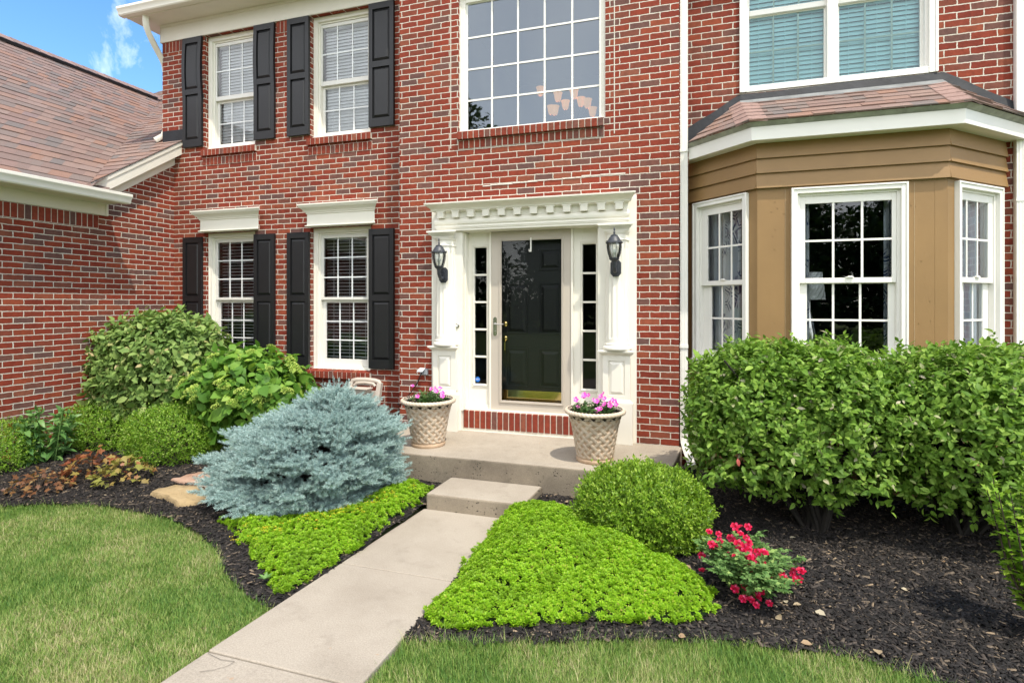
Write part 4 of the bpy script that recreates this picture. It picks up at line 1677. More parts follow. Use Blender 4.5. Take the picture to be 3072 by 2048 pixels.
CURP, CURW = curtainmat(), paint('pale_blue_curtain', (.58, .64, .72), .9, .05, 5)
curtain((.18, .30), (.33, .18), .6, 2.72, 'pale blue curtain at the outer edge of the bay pane beside the downspout', 3, CURW)
curtain((.33, .18), (.50, .03), .6, 2.72, 'blue patterned curtain hanging in the bay pane beside the downspout', 3, CURP)
curtain((.93, -.17), (1.055, -.16), .6, 2.72, 'narrow blue patterned curtain behind the white table lamp', 2, CURP)
curtain((1.645, -.16), (1.74, -.17), .6, 2.72, 'narrow blue patterned curtain at the far side of the central bay pane from the lamp', 2, CURP)
curtain((2.14, -.10), (2.62, .36), .6, 2.72, 'wide pale curtain filling the bay pane beside the brick at the picture edge', 6, CURW)

# table lamp
t = thing('table_lamp', 'table lamp with white textured drum shade inside the bay window', 'lamp', (1.20, .12, 1.1))
mb = MB()
N_, Z_ = 28, 8
vs, fs = [], []
for j in range(Z_ + 1):
    for i in range(N_):
        a = 2 * math.pi * (i + .5 * (j % 2)) / N_
        r_ = (.134 - .030 * j / Z_) + (.006 if (i + j) % 2 else -.003)
        vs.append((1.11 + r_ * math.cos(a), .12 + r_ * math.sin(a), 1.786 + .26 * j / Z_))
for j in range(Z_):
    for i in range(N_):
        i2 = (i + 1) % N_
        fs.append((j * N_ + i, j * N_ + i2, (j + 1) * N_ + i2, (j + 1) * N_ + i))
mb.add(vs, fs)
mb.build('lamp_shade', paint('white_textured_shade', (.82, .84, .86), .7), t)
mb = MB()
mb.lathe([(.08, 1.1), (.085, 1.12), (.03, 1.16), (.06, 1.3), (.07, 1.45), (.03, 1.62), (.012, 1.68), (.012, 1.85)], 1.11, .12, 20)
mb.build('base', CHROME, t, smooth=40)
t = thing('side_table', 'dark side table under the lamp inside the bay window', 'table', (1.13, .12, .31))
mb = MB()
mb.box(.8, 1.46, -.08, .42, 1.06, 1.1)
mb.build('table_top', ROOMD, t, bevel=.004)
mb = MB()
for x, y_ in ((.84, -.04), (1.42, -.04), (.84, .38), (1.42, .38)):
    mb.box(x - .02, x + .02, y_ - .02, y_ + .02, .31, 1.06)
mb.build('leg', ROOMD, t)

# ------------------------------------------------------------------ ground
LAWNL = [(-9.5, -3.05), (-7.2, -2.85), (-5.69, -2.62), (-5.377, -2.47), (-5.025, -2.36), (-4.561, -2.32), (-3.992, -2.38), (-3.507, -2.53), (-3.2, -2.70), (-3.01, -2.847), (-2.812, -2.973), (-2.606, -3.08), (-2.412, -3.149), (-2.30, -3.175)]
LAWNR = [(-1.41, -3.24), (-1.3, -3.175), (-1.031, -3.135), (-.61, -2.99), (-.177, -2.84), (.256, -2.735), (.67, -2.675), (.853, -2.70), (1.02, -2.75), (1.25, -2.83), (2.0, -3.15), (3.2, -3.6), (4.5, -4.0)]
WLK = lambda y: -2.152 + (y + 1.53) * .0775      # left edge of the walk
WRK = lambda y: -1.398 + (y + 1.53) * .018
BEDL = LAWNL + [(WLK(-3.17) - .01, -3.17), (WLK(-1.5), -1.5), (-2.12, -1.06), (-3.25, -1.06), (-3.25, .3), (-7.07, .3), (-7.07, -2.2), (-7.07, -8), (-9.5, -8)]
BEDL = LAWNL[1:] + [(WLK(-3.17), -3.17), (WLK(-1.5), -1.5), (-2.1, -1.03), (-3.27, -1.03), (-3.27, .33), (-7.1, .33), (-7.1, -2.86)]
BEDR = [(WRK(-3.24), -3.24)] + LAWNR[1:] + [(4.5, .33), (2.7, .33), (2.1, -.30), (.56, -.30), (-.04, .30), (-.12, -.2), (-.15, -1.03), (-1.27, -1.03), (-1.27, -1.5), (WRK(-1.54), -1.54)]


def hz(x, y):
    return -.012 + .06 * np.clip((y + 2.75) / 1.6, 0, 1) + .012 * fbm(x, y, 2.2, 3)


def hzs(x, y):
    return float(hz(np.array([x]), np.array([y]))[0])


# ground sheet to the horizon
def groundmat():
    m, n, l, b, o = M('lawn_ground')
    p = pos(n)
    r = ramp(n, [(.3, (.09, .14, .03)), (.5, (.13, .19, .045)), (.7, (.24, .22, .10))])
    l.new(noise(n, l, p, 1.1, 6, .7), r.inputs[0])
    l.new(r.outputs[0], b.inputs['Base Color'])
    b.inputs['Roughness'].default_value = 1
    bump(n, l, b, noise(n, l, p, 90, 4), .02)
    return m


mb = MB()
mb.poly([(-400, -400, -.045), (400, -400, -.045), (400, 400, -.045), (-400, 400, -.045)])
struct(mb.build('ground', groundmat()))


def sheet(name, poly, cell, mat, zoff=0.0):
    xs = np.arange(min(p[0] for p in poly), max(p[0] for p in poly) + cell, cell)
    ys = np.arange(min(p[1] for p in poly), max(p[1] for p in poly) + cell, cell)
    X, Y = np.meshgrid(xs, ys)
    V = np.stack([X.ravel(), Y.ravel(), hz(X.ravel(), Y.ravel()) + zoff + .006 * rng.normal(0, 1, X.size)], 1)
    nx = len(xs)
    i, j = np.meshgrid(np.arange(nx - 1), np.arange(len(ys) - 1))
    a = (j * nx + i).ravel()
    F = np.stack([a, a + 1, a + nx + 1, a + nx], 1)
    c = V[F].mean(1)
    F = F[inside(c, poly)]
    used = np.unique(F)
    mp_ = np.zeros(len(V), int)
    mp_[used] = np.arange(len(used))
    return np_mesh(name, V[used], mp_[F], mat)


MULCHB = paint('mulch_base', (.020, .017, .015), .95, .3, 30, .03, 60)
for bed in (BEDL, BEDR):
    struct(sheet('mulch_bed', bed, .04, MULCHB))


def sample(poly, n_, lo=None, hi=None):
    x0, x1 = min(p[0] for p in poly), max(p[0] for p in poly)
    y0, y1 = min(p[1] for p in poly), max(p[1] for p in poly)
    if lo:
        x0, y0 = max(x0, lo[0]), max(y0, lo[1])
    if hi:
        x1, y1 = min(x1, hi[0]), min(y1, hi[1])
    P = np.stack([rng.uniform(x0, x1, n_), rng.uniform(y0, y1, n_)], 1)
    return P[inside(P, poly)]


# bark chips
CHIP = (np.array([(-.5, 0, 0), (.5, 0, 0), (.42, 1, 0), (-.38, 1, 0), (-.4, .05, 1), (.4, .03, 1), (.33, .96, 1), (-.3, .97, 1)], float),
        np.array([(0, 1, 5, 4), (1, 2, 6, 5), (2, 3, 7, 6), (3, 0, 4, 7), (4, 5, 6, 7)]))


def chips(poly, n_, lo, hi, name='mulch'):
    P = sample(poly, n_, lo, hi)
    m_ = len(P)
    L = rng.lognormal(-3.6, .5, m_).clip(.012, .08)
    W_ = L * rng.uniform(.12, .38, m_)
    W_ = W_.clip(.004, .016)
    T_ = rng.uniform(.002, .006, m_)
    a = rng.uniform(0, 2 * np.pi, m_)
    pit = rng.normal(0, .22, m_)
    D = np.stack([np.cos(a) * np.cos(pit), np.sin(a) * np.cos(pit), np.sin(pit)], 1)
    N_ = np.stack([rng.normal(0, .3, m_), rng.normal(0, .3, m_), np.ones(m_)], 1)
    z = hz(P[:, 0], P[:, 1]) + rng.uniform(0.0, .016, m_)
    Pc = np.stack([P[:, 0], P[:, 1], z], 1) - D * L[:, None] / 2
    Z = nrm(N_ - (N_ * D).sum(-1, keepdims=True) * D)
    X = np.cross(D, Z)
    tv, tf = CHIP
    V = Pc[:, None] + W_[:, None, None] * tv[None, :, 0:1] * X[:, None] + L[:, None, None] * tv[None, :, 1:2] * D[:, None] + T_[:, None, None] * tv[None, :, 2:3] * Z[:, None]
    F = tf[None] + (np.arange(m_) * 8)[:, None, None]
    return struct(np_mesh(name, V.reshape(-1, 3), F.reshape(-1, 4), CHIPM), 'stuff')


CHIPM = islandmat('dyed_bark_mulch', [(0, (.012, .0105, .0095)), (.5, (.018, .0155, .014)), (.78, (.035, .029, .026)), (.91, (.075, .060, .048)), (.98, (.15, .115, .08)), (1, (.30, .22, .14))], .75, .002, 160, (.6, 1.3), 80)
chips(BEDR, 125000, (-1.5, -3.6), (3.0, .2))
chips(BEDL, 95000, (-7.1, -3.3), (-2.0, .0))

# dead leaves and pale petals on the mulch
def litter(spots_, name, label, mat, s=.05):
    P = np.array([(x, y, hzs(x, y) + .02) for x, y in spots_])
    D = np.stack([rng.normal(0, 1, len(P)), rng.normal(0, 1, len(P)), rng.normal(0, .15, len(P))], 1)
    N_ = np.array([(0, 0, 1.0)]) + rnd(len(P), .3)
    v, f = inst(*leaf8(.75, .18, -.1), P, D, N_, rng.uniform(.6, 1.2, len(P)) * s)
    return v, f


# walk
mb = MB()
ys = [-1.545, -2.612, -3.625, -4.64, -5.65, -6.7]
for i in range(5):
    a, b = ys[i] - (.0025 if i else 0), ys[i + 1] + .0025
    dz = (0, .0, -.004, -.002, -.003)[i]
    mb.prism([(WLK(b), b, -.12), (WRK(b), b, -.12), (WRK(a), a, -.12), (WLK(a), a, -.12)],
             [(WLK(b), b, dz), (WRK(b), b, dz), (WRK(a), a, dz), (WLK(a), a, dz)])
for i in range(1, 5):
    mb.box(WLK(ys[i]) + .01, WRK(ys[i]) - .01, ys[i] - .008, ys[i] + .008, -.1, -.022)
struct(mb.build('walkway', CONC, None, bevel=.012, seg=3))
# crack in the lower slab corner
mb = MB()
cp = [(-2.30, -3.665), (-2.2, -3.655), (-2.13, -3.69), (-2.135, -3.72), (-2.17, -3.76), (-2.2, -3.80)]
cp = [(-2.29, -3.645), (-2.19, -3.665), (-2.115, -3.655), (-2.12, -3.69), (-2.16, -3.735), (-2.215, -3.765)]
for (xa, ya), (xb, yb) in zip(cp, cp[1:]):
    d_ = Vector((xb - xa, yb - ya, 0)).normalized()
    nn = Vector((-d_.y, d_.x, 0)) * random.uniform(.0004, .0011)
    mb.poly([(xa - nn.x, ya - nn.y, .0012), (xb - nn.x, yb - nn.y, .0012), (xb + nn.x, yb + nn.y, .0012), (xa + nn.x, ya + nn.y, .0012)])
struct(mb.build('pavement_crack', paint('crack_dirt', (.05, .042, .03), 1)))

# porch slab and step
pt = thing('porch', 'raised concrete porch slab in front of the entrance with rough grey front face', 'porch', (-1.7, -.5, 0))
outl = [(-3.245, -.002), (-3.245, -1.06), (-.30, -1.06), (-.17, -1.0), (-.105, -.53), (-.06, -.002)]
mb = MB()
mb.prism([(x, y, .05) for x, y in outl], [(x, y, .31) for x, y in outl])
pb = mb.build('slab', CONC, pt, bevel=.014, seg=3)
pb.data.materials.append(CONCF)
for p_ in pb.data.polygons:
    if abs(p_.normal.z) < .5:
        p_.material_index = 1
mb = MB()
mb.prism([(x * 1.0, min(y, -.01) + .03 if y < -.1 else y, -.06) for x, y in outl], [(x, min(y, -.01) + .03 if y < -.1 else y, .052) for x, y in outl])
mb.build('footing', paint('dark_footing', (.10, .09, .075), .95, .2, 12, .01, 30), pt)
mb = MB()
mb.box(-2.0, -1.28, -1.066, -1.058, .112, .118)
mb.build('form_ridge', CONCF, pt)
st = thing('step', 'single low concrete step between the walkway and the porch', 'step', (-1.68, -1.3, 0))
mb = MB()
mb.prism([(-2.135, -1.545, -.05), (-1.265, -1.545, -.05), (-1.235, -1.062, -.05), (-2.115, -1.062, -.05)],
         [(-2.135, -1.545, .13), (-1.265, -1.545, .13), (-1.235, -1.062, .13), (-2.115, -1.062, .13)])
pb = mb.build('slab', CONC, st, bevel=.016, seg=3)
pb.data.materials.append(CONCF)
for p_ in pb.data.polygons:
    if abs(p_.normal.z) < .5:
        p_.material_index = 1

# ---- grass
BL = (np.array([(-.5, 0, 0), (.5, 0, 0), (-.38, .55, .10), (.38, .55, .10), (0, 1, .34)], float), np.array([(0, 1, 3), (0, 3, 2), (2, 3, 4)]))
GPOLY_L = [(-9.5, -3.05)] + LAWNL + [(WLK(-3.175) - .005, -3.175), (WLK(-6.5) - .005, -6.5), (-9.5, -6.5)]
GPOLY_R = [(WRK(-3.24) + .005, -3.24)] + LAWNR[1:] + [(4.5, -6.5), (WRK(-6.5) + .005, -6.5)]


def grass(poly, n_, lo, hi, edge, h=.033, seed=0):
    P = sample(poly, n_, lo, hi)
    m_ = len(P)
    ed = edge_dist(P, edge, False)
    tall = 1 + .5 * np.exp(-(ed / .05) ** 2)
    cl_ = fbm(P[:, 0], P[:, 1], 3.0, 8 + seed)
    keep = rng.uniform(0, 1, m_) < (.80 + .35 * cl_)
    P, tall, cl_ = P[keep], tall[keep], cl_[keep]
    m_ = len(P)
    H = h * tall * rng.lognormal(0, .28, m_) * (1 + .22 * cl_)
    a = rng.uniform(0, 2 * np.pi, m_)
    lean = np.abs(rng.normal(.35, .35, m_))
    D = np.stack([np.cos(a) * lean, np.sin(a) * lean, np.ones(m_)], 1)
    N_ = np.stack([np.cos(a), np.sin(a), np.full(m_, -.3)], 1)
    V, F = inst(*BL, np.column_stack([P, np.full(m_, -.043)]), D, N_, H, rng.uniform(.0018, .0034, m_))
    return V, F


def grassmat():
    m, n, l, b, o = M('lawn_grass')
    g = n.new('ShaderNodeNewGeometry')
    r = ramp(n, [(0, (.085, .19, .033)), (.3, (.155, .285, .046)), (.6, (.25, .37, .072)), (.82, (.39, .43, .14)), (1, (.56, .49, .27))])
    f = noise(n, l, g.outputs['Position'], 1.7, 5, .65)
    mr = node(n, 'ShaderNodeMapRange')
    mr.inputs[1].default_value, mr.inputs[2].default_value = .3, .7
    mr.inputs[3].default_value, mr.inputs[4].default_value = -.42, .36
    l.new(f, mr.inputs[0])
    l.new(math_(n, l, 'ADD', g.outputs['Random Per Island'], mr.outputs[0]), r.inputs[0])
    l.new(r.outputs[0], b.inputs['Base Color'])
    b.inputs['Roughness'].default_value = .5
    b.inputs['Specular IOR Level'].default_value = .3
    t = n.new('ShaderNodeBsdfTranslucent')
    l.new(r.outputs[0], t.inputs[0])
    mx = n.new('ShaderNodeMixShader')
    mx.inputs[0].default_value = .3
    l.new(b.outputs[0], mx.inputs[1])
    l.new(t.outputs[0], mx.inputs[2])
    l.new(mx.outputs[0], o.inputs[0])
    return m


GR = grassmat()
V, F = cat([grass(GPOLY_L, 420000, (-6.2, -4.3), (-2.2, -2.2), LAWNL), grass(GPOLY_L, 40000, (-9, -6), (-2.2, -2.2), LAWNL)])
struct(np_mesh('grass', V, F, GR), 'stuff')
V, F = cat([grass(GPOLY_R, 290000, (-1.5, -4.3), (1.7, -2.6), LAWNR, .038, 3), grass(GPOLY_R, 30000, (-1.5, -6), (4.4, -2.6), LAWNR, .04, 3)])
struct(np_mesh('grass', V, F, GR), 'stuff')

# ------------------------------------------------------------------ plants
UP = np.array([0, 0, 1.0])


def dome(n_, c, r, p=2.4, lo=-.35, shell=(.82, 1.03), bumps=.06, seed=0, flat=None):
    """points and outward normals near the surface of a rounded mound"""
    d = nrm(rnd(n_ * 3))
    d = d[d[:, 2] > lo][:n_]
    k = (np.abs(d[:, 0]) ** p + np.abs(d[:, 1]) ** p + np.abs(d[:, 2]) ** p) ** (-1 / p)
    q = d * k[:, None]
    bm = 1 + bumps * fbm(d[:, 0] * 3 + d[:, 2] * 2, d[:, 1] * 3 - d[:, 2], 1.6, seed)
    s = rng.uniform(*shell, len(d)) * bm
    P = np.array(c) + q * s[:, None] * np.array(r)
    N_ = nrm(np.sign(q) * np.abs(q) ** (p - 1) / np.array(r))
    return P, N_


def sprays(P, O, k, length, leaf, tmpl, up=.5, out=.8, droop=.2, jit=.35, spread=.9, sj=.25, width=None):
    """k leaves along a short twig ending at each P, pointing outwards"""
    m_ = len(P)
    S_ = nrm(O * out + UP * up + rnd(m_, jit))
    vs = []
    for j in range(k):
        t = rng.uniform(-1, 0, m_) if j else np.zeros(m_)
        base_ = P + S_ * (t * length)[:, None]
        side = rnd(m_)
        side = nrm(side - (side * S_).sum(-1, keepdims=True) * S_)
        fw = rng.uniform(.1, .8, m_) if j else np.full(m_, 1.5)
        D = nrm(S_ * fw[:, None] + side * spread - UP * droop)
        N_ = nrm(O * 1.0 + UP * .45 + rnd(m_, .35))
        vs.append(inst(*tmpl, base_, D, N_, leaf * rng.lognormal(0, sj, m_)))
    return cat(vs)


# clipped box mounds
BOXL = leafmat('box_leaves', [(0, (.10, .22, .018)), (.4, (.18, .35, .028)), (.75, (.29, .48, .045)), (.94, (.42, .58, .10)), (1, (.56, .62, .24))], .35, .4)
BOXR = leafmat('bright_box_leaves', [(0, (.10, .20, .018)), (.4, (.19, .34, .024)), (.75, (.28, .44, .036)), (1, (.40, .54, .08))], .38, .4)
TWIG = paint('brown_twigs', (.07, .05, .035), .9, .2, 20)


def boxwood(c, r, n_, label, mat, leaf=.019, seed=0, ks=5, bumps=.07, p=2.5, group='clipped box shrubs'):
    z = hzs(c[0], c[1])
    t = thing('boxwood', label, 'shrub', (c[0], c[1], z), group)
    cz = z + r[2] * .42
    rz = r[2] * .60
    P, O = dome(n_, (c[0], c[1], cz), (r[0], r[1], rz), p, -.72, (.86, 1.04), bumps, seed)
    ok = P[:, 2] > z + .01
    P, O = P[ok], O[ok]
    big = rng.uniform(0, 1, len(P)) < .12
    P[big] += O[big] * rng.uniform(.0, .045, (big.sum(), 1))
    gap = fbm(P[:, 0] * 9, P[:, 2] * 9 + P[:, 1] * 7, 1.0, seed + 40)
    keep = rng.uniform(0, 1, len(P)) > np.clip(gap - .55, 0, .8)
    P, O = P[keep], O[keep]
    v = sprays(P, O, ks, leaf * 2.6, leaf, leaf5(.5, .1, .06), .5, .9, -.05, .2, .55)
    P2, O2 = dome(n_ // 3, (c[0], c[1], cz), (r[0], r[1], rz), p, -.7, (.6, .86), bumps, seed)
    ok = P2[:, 2] > z
    v2 = sprays(P2[ok], O2[ok], ks, leaf * 2.2, leaf, leaf5(.52, .1, .06), .45, .8, .0, .4, .8)
    V, F = cat([v, v2])
    np_mesh('foliage', V, F, mat, t)
    mb = MB()
    for i in range(14):
        a = random.uniform(0, 6.28)
        q = random.uniform(.3, .75)
        e = Vector((c[0] + math.cos(a) * r[0] * q, c[1] + math.sin(a) * r[1] * q, z + r[2] * random.uniform(.4, .75)))
        s0 = Vector((c[0] + math.cos(a) * .03, c[1] + math.sin(a) * .03, z - .02))
        mb.tube([s0, s0.lerp(e, .5) + Vector((0, 0, .05)), e], [.012, .008, .004], 5)
    mb.build('stem', TWIG, t)
    return t


boxwood((-5.44, -1.05), (.55, .46, .56), 5200, 'broad round box mound directly beside the blue spruce', BOXL, seed=1)
boxwood((-6.66, -.92), (.54, .42, .52), 4200, 'flat topped box mound between the leafy perennial and another box mound', BOXL, seed=2)
boxwood((-7.02, -1.95), (.46, .44, .47), 3600, 'box mound cut off by the picture edge beside the brick garage wall', BOXL, seed=3, bumps=.1)
boxwood((-.325, -1.60), (.475, .45, .50), 7000, 'large bright green box globe in front of the porch corner', BOXR, leaf=.022, seed=4, bumps=.09, ks=6, p=2.2)


# blue spruce
def spruce():
    c = np.array((-3.27, -1.62))
    z0 = hzs(*c)
    t = thing('blue_spruce', 'low spreading blue spruce with dense silver blue needles beside the porch', 'conifer', (c[0], c[1], z0))
    tips, dirs = [], []
    r_ = random.Random(3)
    # boughs in overlapping shelves, each a flat fan of tips on a rounded lumpy shell
    shelves = [(.13, .90, 30), (.27, .97, 32), (.42, .96, 31), (.57, .89, 28), (.71, .78, 25), (.83, .62, 20), (.92, .42, 13), (.98, .18, 7)]
    for si, (z, prof, cnt) in enumerate(shelves):
        for k in range(cnt):
            a = 2 * math.pi * (k + r_.uniform(-.35, .35)) / cnt + si * 2.4
            ca, sa = math.cos(a), math.sin(a)
            lump = 1 + .06 * math.sin(3 * a + si * 1.9) + .06 * math.sin(7 * a + si * 3.1) + r_.gauss(0, .035)
            rad = .88 * prof * lump
            zz = z * .82 + .035 * math.sin(2 * a + si * 2.2) + .025 * math.sin(5 * a + si) + r_.gauss(0, .012)
            top = max(0, z - .35)
            bx, by = c[0] + .42 * top + rad * ca, c[1] + .05 * top + rad * .86 * sa
            ln, wd = r_.uniform(.20, .30), r_.uniform(.10, .16)
            for q in range(10):
                back = r_.uniform(0, 1) ** .8 * ln
                side_ = r_.uniform(-1, 1) * wd * (.35 + .65 * back / ln)
                tips.append((bx - ca * back - sa * side_, by - sa * back + ca * side_, max(z0 + .05, z0 + zz + .30 * back * (.25 + z) - .10 * abs(side_) + r_.gauss(0, .010))))
                tw = side_ * 4.5
                dirs.append((ca - sa * tw, sa + ca * tw, .12 + .55 * z ** 2 + .9 * back + (1.2 if z > .95 else 0)))
    for k in range(620):                       # inner shoots that close the mound behind the shelves
        a, z = r_.uniform(0, 6.283), r_.uniform(.1, .93)
        prof = (1 - max(0, (z - .30) / .72) ** 2.2) ** .5
        top = max(0, z - .35)
        rad = .88 * prof * r_.uniform(.62, .86)
        tips.append((c[0] + .42 * top + rad * math.cos(a), c[1] + .05 * top + rad * .86 * math.sin(a), z0 + z * .80))
        dirs.append((math.cos(a), math.sin(a), .35 + .4 * z))
    # a low skirt branch in front
    for i in range(46):
        u, v = r_.uniform(-.36, .40), r_.uniform(-.12, .14)
        tips.append((c[0] + u + .02, c[1] - .62 - v * .6 + .25 * u, z0 + .11 + r_.uniform(-.03, .07)))
        dirs.append((u * .8, -1, .22))
    P, A = np.array(tips), nrm(np.array(dirs) + rnd(len(tips), .16))
    sh_p, sh_d, sh_l = [], [], []
    side = nrm(np.cross(A, UP))
    vert = np.cross(side, A)
    for (f, s_, u, tt, ln) in ((1, 0, 0, 0, .095), (.8, .66, .15, -.03, .08), (.8, -.66, .15, -.03, .08), (.75, .7, .05, -.09, .07), (.75, -.7, .05, -.09, .07), (.8, .1, .8, -.06, .055)):
        d = nrm(A * f + side * s_ + vert * u + rnd(len(A), .14))
        sh_p.append(P + A * tt)
        sh_d.append(d)
        sh_l.append(ln * rng.uniform(.75, 1.3, len(A)))
    SP, SD, SL = np.concatenate(sh_p), np.concatenate(sh_d), np.concatenate(sh_l)
    ok = SP[:, 2] > z0 - .005
    SP, SD, SL = SP[ok], SD[ok], SL[ok]
    nd = 60
    m_ = len(SP)
    tt = np.tile(np.linspace(.05, 1, nd), (m_, 1)) + rng.uniform(-.02, .02, (m_, nd))
    an = np.tile(np.arange(nd) * 2.39996, (m_, 1)) + rng.uniform(0, 6.28, (m_, 1))
    e1 = nrm(np.cross(SD, UP + rnd(m_, .05)))
    e2 = np.cross(SD, e1)
    radial = np.cos(an)[..., None] * e1[:, None] + np.sin(an)[..., None] * e2[:, None]
    fwd = (.45 + 1.1 * tt ** 4)[..., None]
    D = nrm(radial * .85 + SD[:, None] * fwd + UP * .18)
    B = SP[:, None] + SD[:, None] * (tt * SL[:, None])[..., None]
    B, D, radial = B.reshape(-1, 3), D.reshape(-1, 3), radial.reshape(-1, 3)
    ndl = (np.array([(-.5, 0, 0), (.5, 0, 0), (.32, .7, .03), (0, 1, .05), (-.32, .7, .03)], float), np.array([(0, 1, 2), (0, 2, 4), (4, 2, 3)]))
    V, F = inst(*ndl, B, D, rnd(len(B)), rng.uniform(.019, .027, len(B)), rng.uniform(.0028, .0038, len(B)))
    m, n, l, b, o = M('blue_spruce_needles')
    g = n.new('ShaderNodeNewGeometry')
    r = ramp(n, [(0, (.25, .365, .345)), (.5, (.37, .50, .475)), (1, (.52, .64, .60))])
    l.new(g.outputs['Random Per Island'], r.inputs[0])
    cc = mixc(n, l, math_(n, l, 'MULTIPLY', noise(n, l, g.outputs['Position'], 5, 3), .35), r.outputs[0], (.20, .34, .30))
    l.new(cc, b.inputs['Base Color'])
    b.inputs['Roughness'].default_value = .55
    b.inputs['Specular IOR Level'].default_value = .3
    np_mesh('foliage', V, F, m, t)
    mb = MB()
    for i in range(len(tips)):
        if i % 12 == 0:
            e = Vector(tips[i]).lerp(Vector((c[0] + .1, c[1], z0 + .3)), .3)
            s0 = Vector((c[0] + .1, c[1], z0 + max(.06, (e.z - z0) * .8)))
            mb.tube([s0, s0.lerp(e, .6) + Vector((0, 0, .01)), e], [.010, .006, .003], 5)
    mb.tube([(c[0] + .05, c[1], z0 - .05), (c[0] + .1, c[1], z0 + .5), (c[0] + .2, c[1] + .03, z0 + .93)], [.05, .035, .012], 8)
    mb.build('trunk', paint('spruce_bark', (.05, .034, .024), .9, .2, 20), t)


spruce()


# broad leaved shrubs
def shrub(name, label, c, r, zb, n_, k, leaf, tmpl, mat, seed, p=2.4, droop=.25, up=.4, twl=.1, inner=.35, catg='shrub', bumps=.1, lo=-.75, group=None, stems=14, spread=.9):
    z = hzs(c[0], c[1])
    t = thing(name, label, catg, (c[0], c[1], z), group)
    cz, rz = (zb + r[2]) / 2, (r[2] - zb) / 2
    P, O = dome(n_, (c[0], c[1], cz), (r[0], r[1], rz), p, lo, (.84, 1.05), bumps, seed)
    v = sprays(P, O, k, twl, leaf, tmpl, up, .8, droop, .35, spread)
    P2, O2 = dome(int(n_ * inner), (c[0], c[1], cz), (r[0], r[1], rz), p, lo, (.5, .84), bumps, seed)
    v2 = sprays(P2, O2, k, twl, leaf, tmpl, up, .8, droop, .5, spread)
    V, F = cat([v, v2])
    V[:, 2] = np.maximum(V[:, 2], z + .005)
    np_mesh('foliage', V, F, mat, t, smooth=True)
    mb = MB()
    for i in range(stems):
        a = random.uniform(0, 6.28)
        q = random.uniform(.35, .9)
        e = Vector((c[0] + math.cos(a) * r[0] * q, c[1] + math.sin(a) * r[1] * q, cz + rz * random.uniform(-.2, .7)))
        s0 = Vector((c[0] + math.cos(a) * .06, c[1] + math.sin(a) * .06, z - .03))
        mb.tube([s0, s0.lerp(e, .5) + Vector((0, 0, .12)), e], [.016, .010, .005], 6)
    mb.build('stem', TWIG, t)
    return t


VIB = leafmat('viburnum_leaves', [(0, (.12, .21, .05)), (.5, (.20, .31, .08)), (.88, (.30, .42, .12)), (.97, (.44, .46, .18)), (1, (.52, .40, .22))], .32, .6, .2)
shrub('viburnum', 'tall rounded shrub with matte mid green leaves in the corner of the two brick walls', (-6.28, -.52), (.84, .60, 1.60), .12, 2300, 5, .076, leaf8(.58, .1, .22), VIB, 31, 2.7, .3, .35, .1, bumps=.09)
HYD = leafmat('hydrangea_leaves', [(0, (.07, .175, .022)), (.5, (.12, .265, .034)), (.85, (.20, .36, .05)), (1, (.33, .48, .07))], .36, .5, .25)
hy = shrub('hydrangea', 'hydrangea with big heart shaped leaves and flat lime green flower heads', (-4.82, -.66), (.74, .52, 1.22), .05, 620, 4, .105, leaf8(.74, .1, .3), HYD, 37, 2.2, .4, .45, .12, bumps=.13, stems=20)
# lime flower heads
LIME = leafmat('lime_flower_heads', [(0, (.34, .46, .07)), (.6, (.46, .58, .12)), (1, (.58, .66, .2))], .25, .7)


def head(r_, n_=130):
    a = rng.uniform(0, 6.28, n_)
    q = np.sqrt(rng.uniform(0, 1, n_))
    P = np.stack([np.cos(a) * q * r_, np.sin(a) * q * r_, r_ * .42 * (1 - q ** 2) + rng.uniform(-.004, .004, n_)], 1)
    D = np.stack([np.cos(a) * q, np.sin(a) * q, rng.uniform(-.1, .6, n_)], 1) + rnd(n_, .4)
    return inst(*leaf5(.85, .1, .0), P, D, UP + rnd(n_, .35), rng.uniform(.008, .013, n_))


hv, hf = head(.045)
hm = np_mesh('flower_head', hv, hf, LIME, None)
hm.parent = hy
hl = []
rr = random.Random(12)
cen = Vector((-4.82, -.66, .65))
k = 0
while k < 40:
    d = Vector((rr.gauss(0, 1), rr.gauss(-.5, 1), rr.uniform(-.05, 1.1))).normalized()
    p_ = Vector((cen.x + d.x * .82, cen.y + d.y * .62, cen.z + d.z * .66))
    if p_.y > -.5 and d.z < .6:
        continue
    ob = hm if k == 0 else hm.copy()
    if k:
        COL.objects.link(ob)
        ob.parent = hy
    ob.location = p_ - ORG[hy]
    q = Vector((d.x * .5, d.y * .5, 1)).to_track_quat('Z', 'Y')
    ob.rotation_euler = q.to_euler()
    s_ = rr.uniform(.75, 1.5)
    ob.scale = (s_, s_, s_)
    k += 1

# burning bush hedge: two shrubs grown together
HEDGE = leafmat('hedge_leaves', [(0, (.10, .20, .028)), (.45, (.165, .30, .04)), (.8, (.24, .39, .06)), (.96, (.33, .48, .09)), (.99, (.50, .48, .30)), (1, (.60, .53, .40))], .38, .5, .22)


